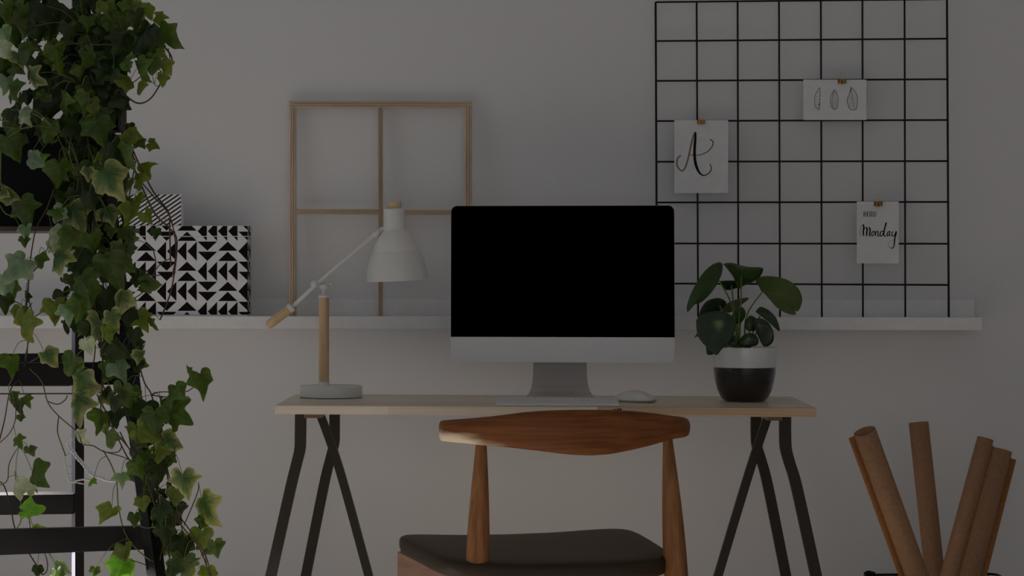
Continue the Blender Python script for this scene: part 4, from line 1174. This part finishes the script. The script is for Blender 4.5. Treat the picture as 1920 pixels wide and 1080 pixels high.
main_fill = [
 (0,-60,240,60,60,'dgdg',34,60,-.02,.20),(0,60,120,140,18,'dg',30,46,.0,.15),(150,50,225,240,46,'dddg',30,50,-.04,.10),
 (60,120,170,250,40,'ddgd',30,48,-.03,.12),(0,170,60,240,7,'dg',26,40,0,.1),(110,240,240,430,55,'dgdgdv',30,54,-.01,.12),(110,430,235,620,55,'dgdggv',28,50,0,.10),
 (195,560,262,760,26,'dgdv',24,42,0,.08),(245,760,315,920,30,'dgdg',24,42,0,.08),(285,920,335,1085,30,'ddgy',22,38,0,.08),(225,0,300,110,14,'dgy',26,42,0,.1),
 (320,960,400,1085,8,'gy',20,34,0,.08),
]
main_stems = [
 (3,[(160,60),(170,150),(165,260),(175,380),(190,500),(205,640),(235,760),(270,880),(300,980),(330,1090)]),
 (2.6,[(225,240),(252,320),(285,365),(318,405),(330,470),(322,520)]),
 (3,[(222,210),(235,270),(262,340),(290,400),(318,428),(332,455),(322,540),(300,600)]),
 (3,[(240,260),(262,310),(288,360),(316,398),(318,430),(320,500)]),
 (2.4,[(255,300),(240,380),(236,420),(250,450)]),
 (3,[(226,170),(256,193),(282,185),(305,150),(322,122),(318,100),(295,75),(270,45),(245,10)]),
 (1.8,[(282,60),(280,110),(262,145),(230,165)]),(1.8,[(315,90),(318,110),(310,130)]),(1.8,[(288,110),(300,132),(312,138)]),(1.4,[(286,142),(290,158),(296,162)]),
 (2.6,[(236,600),(255,660),(270,715),(284,740),(292,780),(304,830),(312,880),(320,930)]),
 (2,[(284,741),(300,735),(345,735),(362,727)]),(2,[(284,741),(320,745),(354,744)]),
 (2.4,[(176,560),(190,640),(192,700),(189,760),(190,800)]),
 (2.2,[(180,600),(178,660),(172,700)]),(2.4,[(194,620),(194,660),(192,720)]),(2,[(205,640),(212,680),(214,700)]),
 (2.6,[(182,740),(205,785),(225,830),(245,865),(278,890),(300,930),(340,985),(375,1030),(395,1085)]),
 (2.4,[(194,845),(210,875),(219,905),(222,950),(235,1000),(262,1035),(300,1062)],'g'),
 (2,[(150,820),(155,833),(175,836),(195,847),(220,848),(228,838)]),(1.8,[(194,847),(225,855),(250,865)]),
 (2.4,[(170,770),(200,790),(225,820),(250,850),(280,880)]),
 (2.2,[(225,810),(238,835),(262,870),(290,910),(330,960),(360,1000),(385,1040),(398,1090)]),
 (2.2,[(303,800),(310,860),(322,915),(330,970)]),(1.6,[(312,860),(325,850),(328,838)]),(1.8,[(345,985),(370,925),(372,905)]),(1.6,[(372,975),(388,1060)]),
 (2.2,[(250,980),(275,990),(300,985)],'g'),(1.8,[(245,1050),(275,1060),(300,1075)]),
 (2,[(310,940),(320,1000),(316,1090)]),(2,[(325,930),(312,990),(300,1050)]),(2,[(330,950),(345,1010),(350,1085)]),
 (2.2,[(145,155),(175,168),(184,190),(178,215)],'g'),(2,[(100,240),(115,270),(125,300),(140,330)],'g'),(2,[(165,270),(180,330),(178,400),(190,450)],'g'),
 (2,[(115,245),(140,290),(150,340)],'g'),(2,[(135,250),(130,290),(145,330)],'g'),(1.8,[(160,60),(158,100),(154,140)]),(1.8,[(180,80),(230,52),(250,40)]),(1.6,[(168,84),(220,83)],'g'),
 (2,[(128,250),(150,320),(160,400),(175,460)]),(2,[(250,560),(270,545),(296,500),(318,485)]),(2,[(252,500),(275,515),(300,516)]),(1.6,[(268,640),(270,650),(258,672)]),
 (2.4,[(280,540),(292,500),(288,470)]),(1.6,[(255,618),(245,625)]),
 (2,[(238,800),(255,850)],'g'),
]
ivy((P(170,240,4.9).x, 4.94, P(170,232,4.9).z), 'dense variegated ivy tumbling from the upper planter down the leaning ladder rail', main_leaves, main_stems, main_fill, Yv)
side_leaves = [
 (22,366,36,80,'v'),(4,362,24,-40,'v'),(44,396,56,20,'g'),(50,436,30,0,'p'),(46,455,22,0,'g'),(98,440,40,10,'w'),(110,462,44,30,'w'),(115,484,56,70,'v'),(73,487,30,10,'g'),(32,504,58,-40,'p'),(10,532,50,20,'p'),
 (22,545,34,0,'g'),(50,557,20,0,'d'),(8,568,36,10,'d'),(36,590,34,-10,'y'),(48,610,56,10,'y'),
 (22,682,46,10,'g'),(92,672,38,40,'v'),(25,748,26,60,'g'),(32,765,30,30,'d'),(50,752,24,30,'g'),(38,782,16,10,'g'),
 (34,828,26,30,'g'),(58,846,24,20,'g'),(68,893,60,50,'g'),(30,914,48,0,'w'),(54,918,28,20,'w'),(60,958,44,80,'b'),(76,1004,44,60,'v'),(70,1070,22,0,'d'),(116,1066,34,70,'p'),(104,1078,30,0,'g'),
]
side_stems = [
 (2.4,[(2,280),(1,330),(3,360)],'g'),(2.4,[(0,385),(10,400),(24,405)],'g'),(2.4,[(102,352),(88,390),(68,428),(58,480),(52,540),(46,600),(52,640),(44,700),(20,730),(8,790),(-5,840)]),
 (2.4,[(88,468),(72,498),(56,520),(54,560),(62,595),(56,630),(48,670),(55,690),(78,715),(90,755),(110,780),(140,806),(150,820)],'g'),
 (2.2,[(64,595),(85,580),(105,563),(125,555)]),(1.8,[(14,573),(30,566),(50,578),(60,568)]),(2,[(52,540),(50,575),(44,610),(52,640)]),
 (2,[(44,686),(58,678),(72,670)],'g'),(1.8,[(16,724),(28,700)],'g'),(1.8,[(16,700),(17,722)],'g'),
 (2.4,[(-5,900),(8,912),(20,950),(28,990),(50,1030),(80,1078)]),(2.2,[(0,910),(14,900),(17,870),(30,845),(38,836)],'g'),(2.2,[(38,920),(39,965),(38,980),(30,992)],'g'),
 (2,[(53,965),(60,1010),(62,1030),(55,1038)]),(2,[(76,1015),(88,1050),(88,1070),(80,1078)]),(1.8,[(30,766),(28,790),(18,812),(0,830)]),(1.8,[(25,752),(44,745),(62,738)]),
 (2,[(88,752),(108,758),(122,750),(126,742)]),(2.4,[(110,780),(108,810),(116,835),(123,855)],'g'),(2,[(125,560),(135,585),(170,605)]),(1.8,[(60,500),(75,490)]),(1.8,[(75,498),(66,505),(64,502)]),
 (2.6,[(0,8),(15,22),(32,45),(60,70),(72,90)]),(2,[(32,50),(42,65),(46,80)],'g'),(2,[(8,90),(30,108),(50,125),(54,140)],'g'),(2,[(0,225),(20,228),(40,222)],'g'),(2,[(0,238),(50,240),(90,228)],'g'),
]
ivy((P(30,262,4.9).x, 4.95, P(30,258,4.9).z), 'sparse ivy strands trailing from the long black planter at the left edge', side_leaves, side_stems, [(-60,230,120,275,14,'dg',26,42,-.02,.1),(-120,-20,-20,240,26,'dg',30,50,-.02,.15),(-110,280,-25,700,16,'gdv',28,46,-.02,.1)], lambda py: 4.81-.2*max(0,py)/1400)

# ------------------------------------------------------------------ chain and bleached twig hanging in the ivy
Yc = 5.00
def CPt(x, y): return P(110+x/9, 800+y/9, Yc)
path = [CPt(205,215), CPt(160,290), CPt(200,370), CPt(260,440), CPt(320,530), CPt(390,600), CPt(460,690), CPt(540,790), CPt(620,830), CPt(700,850), CPt(780,885), CPt(860,905), CPt(950,905)]
q = cr([tuple(p) for p in path], 3)
t = thing('chain', CPt(200,215), 'silver twisted chain draped between the ladder posts among the ivy', 'chain')
b = MB()
for i in range(len(q)-1):
    a_, c_ = Vector(q[i]), Vector(q[i+1]); d = (c_-a_).normalized(); m_ = (a_+c_)/2
    up = Vector((0,1,0)) if i % 2 else Vector((0,0,1)).cross(d).normalized()
    n_ = d.cross(Vector((0,1,0))).normalized(); side = n_ if i % 2 else (n_+Vector((0,1,0))).normalized()
    ring = [tuple(m_+d*(.0040*math.cos(2*PI*k/10))+side*(.0034*math.sin(2*PI*k/10))) for k in range(11)]
    b.tube(ring, .0012, 5, cap=False)
obj('links', b, m_chain, t, smooth=True)
t = thing('twig', CPt(130,500), 'bleached white thorny twig caught in the ivy beside the chain', 'twig')
b = MB()
b.tube(cr([tuple(CPt(180,380)), tuple(CPt(160,480)), tuple(CPt(100,500)), tuple(CPt(105,620)), tuple(CPt(130,700)), tuple(CPt(135,800)), tuple(CPt(165,880)), tuple(CPt(210,935)), tuple(CPt(330,905)), tuple(CPt(430,890)), tuple(CPt(520,900))], 5), .0020, 7)
for (x0_, y0_, x1_, y1_) in ((130,680,220,700),(160,690,200,650),(140,800,215,805),(180,830,205,800),(210,935,330,950),(330,950,440,970),(130,520,150,470)):
    b.tube([CPt(x0_, y0_), CPt(x1_, y1_)], [.0018, .0010], 6)
obj('branch', b, m_twig, t, smooth=True)
